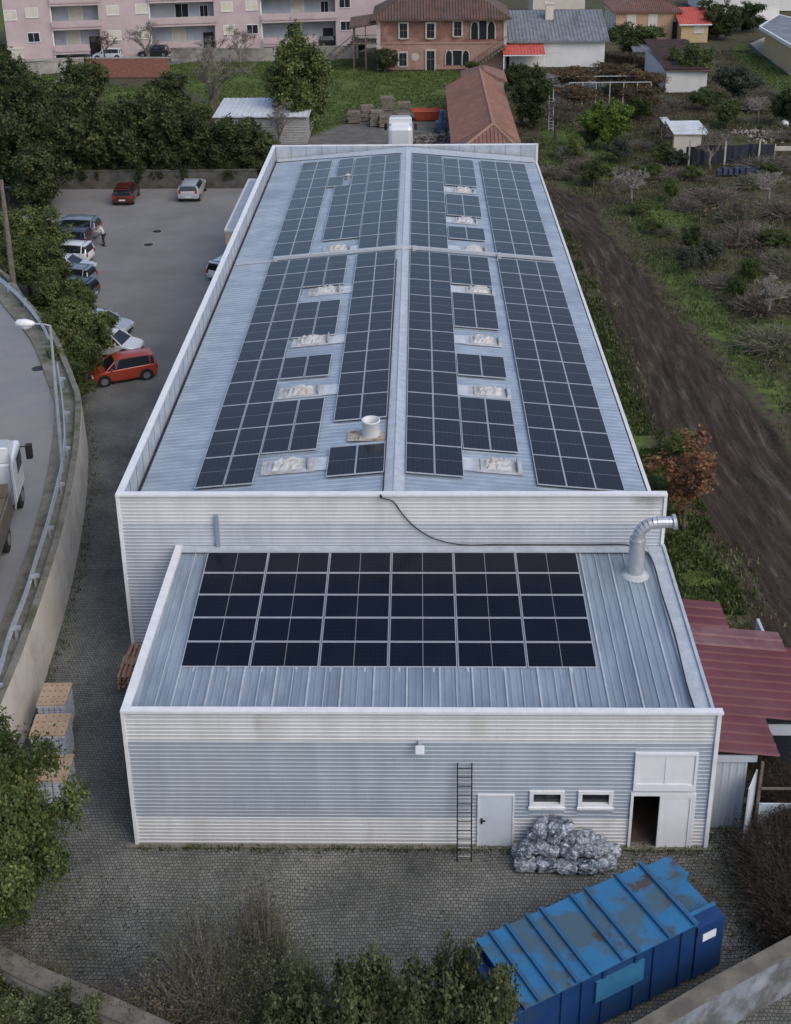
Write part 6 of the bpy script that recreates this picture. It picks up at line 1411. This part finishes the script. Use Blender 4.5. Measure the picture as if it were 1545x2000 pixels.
for i in range(12): f_ = i/12; b.box(sx1+(hx1-sx1)*f_, sx1+(hx1-sx1)*f_+.05, hy-1.5, hy-1.45, zmid*f_, zmid*f_+1.1)
b.tube([(sx1, hy-1.48, 1.0), (hx1, hy-1.48, zmid+1.0)], .06, 5); b.build('staircase', M['oldwood'], t)
b = MB(); st_ = G(655, 125); b.tube([(bx, hy+1, zmid+.9), (bx-4.0, hy+2, .9)], .05, 5); 
for i in range(10): f_ = i/10; b.box(bx-4*f_-.4, bx-4*f_, hy+.6, hy+2.0, zmid*(1-f_)-.2, zmid*(1-f_)); 
b.build('side_staircase', M['oldwood'], t)
for i, (u, v, s, k, lab) in enumerate([(752, 140, 1.6, 'ever', 'ivy covered shrub at the left corner of the derelict red house'), (925, 142, 1.4, 'olive', 'green weeds shrub below the stairs of the derelict red house')]):
    p = G(u, v); tree(k, p.x, p.y, s, 3.2 if i == 0 else 1.4, lab, None, 'shrub', cat='shrub', seed=i)

# ---- white house with grey corrugated roof
wa = G(993, 136); wb = G(1180, 126); wy = (wa.y+wb.y)/2; wz = GY(1085, 78, wy).z
t = thing('white_house', 'low white house with a large grey corrugated roof', 'house', (0, 0, 0))
wx0 = wa.x+.2; wx1 = GY(1181, 100, wy).x; wd = 16
b = MB(); b.box(wx0, wx1, wy, wy+wd, 0, wz); b.build('wall', M['whitewall'], t)
ry = wy+wd/2; rz_ = wz+2.6; b = MB(); b.ribs((wx0-.4, wy-.5, wz-.05), (wx1-wx0+.9, 0, 0), (-.0, ry-wy+.5, rz_-wz), (0, -.3, 1), .45, .5, .07); b.ribs((wx1+.5, wy+wd+.5, wz-.05), (wx0-wx1-.9, 0, 0), (0, ry-wy-wd-.5, rz_-wz), (0, .3, 1), .45, .5, .07)
b.quad((wx0-.4, ry, rz_), (wx0-.4, wy-.5, wz-.1), (wx0-.4, wy+wd+.5, wz-.1), (wx0-.4, ry, rz_-.05)); b.box(wx0-.4, wx1+.5, wy-.58, wy-.5, wz-.22, wz-.02); b.build('roof', M['corr'], t)
b = MB(); cq = GY(1073, 22, wy+5.5); b.box(cq.x-.5, cq.x+.5, wy+5.2, wy+6, wz+1, cq.z+.9); b.box(cq.x-.6, cq.x+.6, wy+5.1, wy+6.1, cq.z+.9, cq.z+1.05); b.build('chimney', M['cream'], t)
for u in (1026, 1083): p = GY(u, 95, wy); b = MB(); b.ribs((p.x-.9, wy-.02, p.z-.6), (0, 0, 1.4), (1.8, 0, 0), (0, -1, 0), .2, .5, .02); b.build('shutter', M['whitewall'], t)
a1, a2, a3, a4 = G(994, 139, 2.1), G(1082, 138, 2.1), GY(1072, 113, wy-.05), GY(1000, 113, wy-.05)
t = thing('red_awning', 'small bright red sheet roof over a porch against the white house', 'awning', (0, 0, 0)); zt_ = 2.9
b = MB(); yf_ = wy-3.4; b.ribs((a1.x, yf_, 2.15), (a2.x-a1.x, 0, 0), (0, 3.3, .8), (0, -.2, 1), .4, .3, .04); b.build('roof', M['redroof'], t)
b = MB()
for x_ in (a1.x+.1, a2.x-.1): b.box(x_-.06, x_+.06, yf_+.1, yf_+.22, 0, 2.1)
b.box(a1.x, a2.x, yf_, yf_+.08, 2.0, 2.12); b.build('post', M['trim'], t)
q = G(1040, 113, 2.6)
# ---- ochre house
oy = G(1205, 78).y; oy = (oy+G(1320, 76).y)/2
t = thing('ochre_house', 'ochre rendered house with clay tile roof and white shutters', 'house', (0, 0, 0))
ox0, ox1 = GY(1203, 50, oy).x, GY(1326, 50, oy).x; oz = GY(1260, 22, oy).z
b = MB(); b.box(ox0, ox1, oy, oy+11, -1, oz, 0); b.box(ox0-.03, ox0, oy+.01, oy+11, -1, oz, 1); b.build('wall', [M['orangew'], M['cream']], t)
b = MB(); e, r0, r1 = hip_roof(b, ox0, ox1, oy, oy+11, oz, oz+2.6, .5, 0)
for i in range(36):
    x = ox0-.5+(ox1-ox0+1)*i/36; k = min(1, (x-ox0+.5)/6, (ox1+.5-x)/6); b.tube([(x, oy-.5, oz+.03), (x, oy-.5+6*k, oz+.03+2.6*k)], .1, 4, 0, False)
b.build('roof', M['tile'], t)
for u, v in [(1233, 40), (1275, 39)]: p = GY(u, v, oy); win(t, p.x, p.z, 1.1, 1.5, True, oy, M['trim'])
for yy_ in (oy+3, oy+6, oy+8.5): b = MB(); b.box(ox0-.1, ox0-.03, yy_, yy_+1.0, oz-2.6, oz-1.2); b.build('window', M['trim'], t)
p = GY(1321, 42, oy); b = MB(); b.box(p.x-.5, p.x+.4, oy-.05, oy-.01, 0, 2.4); b.build('door', M['glassdark'], t)
t = thing('yellow_annex', 'small yellow outbuilding with a bright red sheet roof beside the ochre house', 'outbuilding', (0, 0, 0))
ay = oy-3.0; ax0, ax1 = GY(1331, 60, ay).x, GY(1383, 60, ay).x; az = GY(1360, 47, ay).z
b = MB(); b.box(ax0, ax1, ay, ay+5, 0, az); b.build('wall', M['yelloww'], t); b = MB(); b.ribs((ax0-.4, ay-.4, az), (ax1-ax0+.8, 0, 0), (0, 5.6, 1.6), (0, -.2, 1), .45, .3, .04); b.box(ax0-.4, ax1+.4, ay-.46, ay-.4, az-.1, az+.05, 1); b.build('roof', [M['redroof'], M['trim']], t)
p = GY(1365, 58, ay); win(t, p.x, p.z, 1.1, .8, True, ay, M['trim'])
# roofs behind, top edge
q = G(1150, 8, 6); t = thing('background_house', 'house with a red roof edge showing behind the grey corrugated roof', 'house', (q.x, 168, 0)); b = MB(); b.box(-5, 3, 0, 8, 0, 5); b.build('wall', M['cream'], t); b = MB(); hip_roof(b, -5, 3, 0, 8, 5, 7, .4); b.build('roof', M['redroof'], t)
# ---- brown tiled outbuilding
ty_ = G(1300, 160).y; t = thing('tiled_outbuilding', 'small outbuilding with brown tile roof behind the round green tree', 'outbuilding', (0, 0, 0))
c1, c2, c3, c4 = G(1300, 137, 2.6), G(1392, 137, 2.6), G(1385, 80, 3.4), G(1287, 78, 3.4)
b = MB(); b.box(c1.x+.2, c2.x-.4, c1.y+.4, c3.y-.3, 0, 2.5); b.build('wall', M['whitewall'], t); b = MB(); b.add([c1, c2, (c2.x, c3.y, 3.6), (c1.x, c3.y, 3.6), c1-Vector((0, 0, .12)), c2-Vector((0, 0, .12)), (c2.x, c3.y, 3.48), (c1.x, c3.y, 3.48)], [(0, 1, 2, 3), (4, 7, 6, 5), (0, 4, 5, 1), (1, 5, 6, 2), (2, 6, 7, 3), (3, 7, 4, 0)])
for i in range(26): x = c1.x+(c2.x-c1.x)*i/26; b.tube([(x, c1.y, 2.64), (x, c3.y, 3.64)], .09, 4, 0, False)
b.build('roof', M['tileold'], t)
q = G(1268, 128); t = thing('garden_shelter', 'small grey sheet roofed shelter left of the brown tiled outbuilding', 'shelter', (q.x, q.y, 0)); b = MB(); b.ribs((-2.3, -1.5, 1.9), (4.6, 0, 0), (0, 4, .7), (0, -.2, 1), .3, .4, .04); b.build('roof', M['corr'], t)
for x_ in (-2.1, 2.1): b = MB(); b.box(x_-.06, x_+.06, -1.4, -1.28, 0, 1.9); b.box(x_-.06, x_+.06, 2.2, 2.32, 0, 2.5); b.build('post', M['oldwood'], t)
# ---- modern house right
t = thing('modern_house', 'modern flat roofed house with a white roof edge at the top right', 'house', (0, 0, 0))
m1 = G(1483, 55, 3.2); m2 = G(1545, 95, 3.2); b = MB(); yv = m1.y
b.box(m1.x+1.2, m1.x+22, yv-22, yv-1.2, 0, 3.1, 0); b.build('wall', [M['yelloww']], t)
b = MB(); cpts = [tuple(G(1482, 54, 3.4).xy), tuple(G(1560, 100, 3.4).xy), tuple(G(1640, 60, 3.4).xy), tuple(G(1520, 30, 3.4).xy)]; b.prism(cpts, 3.2, 3.6, 0); o_ = [(x_+.0, y_) for x_, y_ in cpts]; cx_ = sum(p[0] for p in cpts)/4; cy_ = sum(p[1] for p in cpts)/4
b.prism([(cx_+(x_-cx_)*.93, cy_+(y_-cy_)*.93) for x_, y_ in cpts], 3.6, 3.62, 1); b.build('roof', [M['trim'], M['corr']], t)
bpy.data.objects.remove([c for c in t.children if c.name.startswith('wall')][0])
b = MB(); b.prism([(cx_+(x_-cx_)*.8, cy_+(y_-cy_)*.8) for x_, y_ in cpts], 0, 3.19, 0); b.build('wall', M['yelloww'], t)
b = MB(); b.prism([tuple(G(u, v).xy) for u, v in [(1465, 86), (1545, 148), (1640, 130), (1500, 70)]], -.1, .06); tag(b.build('terrace', mat('beige_paving', (.36, .31, .25), (.42, .37, .30), 2, .85)), kind='structure')
q = G(1490, 10, 4); t = thing('white_house', 'white walled house cut by the top edge behind the modern house', 'house', (q.x+4, 176, 0)); b = MB(); b.box(-8, 14, 0, 9, 0, 3.2); b.build('wall', M['whitewall'], t); b = MB(); hip_roof(b, -8, 14, 0, 9, 3.2, 5, .5); b.build('roof', M['tileold'], t)
wall_line('garden_wall', [tuple(G(1395, 42).xy), tuple(G(1520, 36).xy)], 1.8, .3, [M['whitewall'], M['trim']], 'white garden wall behind the dark trees at the top right')
# ---- pale shelter / greenhouse and fence
t = thing('plastic_greenhouse', 'small greenhouse shelter with pale plastic sheet roof on the dirt plot', 'greenhouse', (0, 0, 0))
M['plastic'] = mat('pale_plastic', (.48, .50, .50), (.60, .62, .63), 1.5, .35, c3=(.40, .38, .35), s3=1)
g0, g1_, g2, g3 = G(1316, 262, 2.0), G(1388, 262, 2.0), G(1365, 235, 2.4), G(1300, 236, 2.4)
b = MB(); b.add([g0, g1_, g2, g3, g0-Vector((0, 0, .04)), g1_-Vector((0, 0, .04)), g2-Vector((0, 0, .04)), g3-Vector((0, 0, .04))], [(0, 1, 2, 3), (4, 7, 6, 5), (0, 4, 5, 1), (1, 5, 6, 2), (3, 2, 6, 7), (0, 3, 7, 4)]); h0, h1 = G(1300, 236, 2.4), G(1283, 224, 2.2); b.box(h1.x, h0.x+.6, h0.y-.3, h0.y+2.6, 2.15, 2.2); b.build('roof', M['plastic'], t)
b = MB(); b.box(g0.x+.1, g0.x+2.6, g0.y+.2, g0.y+.25, 0, 1.9); b.build('wall', M['cream'], t)
for p_ in (g0, g1_, g2, g3, h1): b = MB(); b.box(p_.x-.05, p_.x+.05, p_.y+.05, p_.y+.15, 0, p_.z-.05); b.build('post', M['oldwood'], t)
na, nb = G(1338, 322), G(1510, 318); t = thing('net_fence', 'dark blue shade net fence on pale posts below the dirt plot', 'fence', (0, 0, 0)); h = 1.75
b = MB(); n = 24; vs = []; rnd = random.Random(3)
for i in range(n+1): f_ = i/n; x = na.x+(nb.x-na.x)*f_; y = na.y+(nb.y-na.y)*f_+rnd.uniform(-.12, .12); vs += [(x, y, 0), (x, y+rnd.uniform(-.08, .08), h+rnd.uniform(-.15, .05)), (x, y+.04, h-.1), (x, y+.04, 0)]
b.add(vs, [(4*i, 4*i+4, 4*i+5, 4*i+1) for i in range(n)]+[(4*i+2, 4*i+6, 4*i+7, 4*i+3) for i in range(n)]+[(4*i+1, 4*i+5, 4*i+6, 4*i+2) for i in range(n)]); b.build('net', mat('shade_net', (.012, .015, .022), (.02, .026, .04), 2, .8), t)
for u in (1342, 1412, 1478): p = G(u, 320); b = MB(); b.box(p.x-.07, p.x+.07, na.y-.25, na.y-.13, 0, 2.3); b.build('post', M['stone'], t)
p = G(1545, 300); b = MB(); b.box(nb.x+.1, nb.x+5, nb.y+.8, nb.y+.9, .9, 1.3); 
for x_ in (nb.x+.3, nb.x+2.2, nb.x+4.6): b.box(x_-.06, x_+.06, nb.y+.9, nb.y+1.0, 0, 1.5)
tag(b.build('plank_fence', M['stone']), 'pale plank rail fence right of the dark net fence', 'fence')
# pergola posts
t = thing('pergola', 'pergola of thin pale poles under the brown vines', 'pergola', (0, 0, 0)); a = G(1110, 205); c = G(1270, 205)
for i in range(7):
    for j in range(2): x_ = a.x+(c.x-a.x)*i/6; y_ = a.y+j*7; b = MB(); b.tube([(x_, y_, 0), (x_, y_, 2.4)], .06, 5); b.build('post', M['stone'], t)
b = MB(); 
for j in range(3): b.tube([(a.x, a.y+j*3.5, 2.42), (c.x, a.y+j*3.5, 2.42)], .04, 4)
b.build('wire_rail', M['steel'], t)
# ladder standing in garden
q = G(1076, 255); t = thing('garden_ladder', 'pale metal ladder standing upright left of the vine pergola', 'ladder', q)
for sx in (-1, 1): b = MB(); b.tube([(sx*.22, 0, 0), (sx*.22, .9, 4.0)], .025, 5); b.build('side_rail', M['alu'], t)
for k in range(12): f_ = (k+.7)/12.5; b = MB(); b.tube([(-.22, .9*f_, 4*f_), (.22, .9*f_, 4*f_)], .018, 4); b.build('rung', M['steel'], t)
# misc white tank right
q = G(1532, 250); b = ball((0, 0, .42), (.42, .42, .42)); o = b.build('water_tank', M['trim'], smooth=True); o.location = q; tag(o, 'rounded white tank at the right edge of the dirt plot', 'tank')
q = G(1445, 342); b = MB()
for i in range(8): b.box(-2+i*.5, -1.7+i*.5, -.3, .3, .1, .5+.2*(i % 2))
o = b.build('blue_crates', mat('blue_plastic', (.03, .04, .10), (.05, .06, .14), 3, .6)); o.location = q; tag(o, 'row of dark blue plastic crates on the ground below the net fence', 'crates')
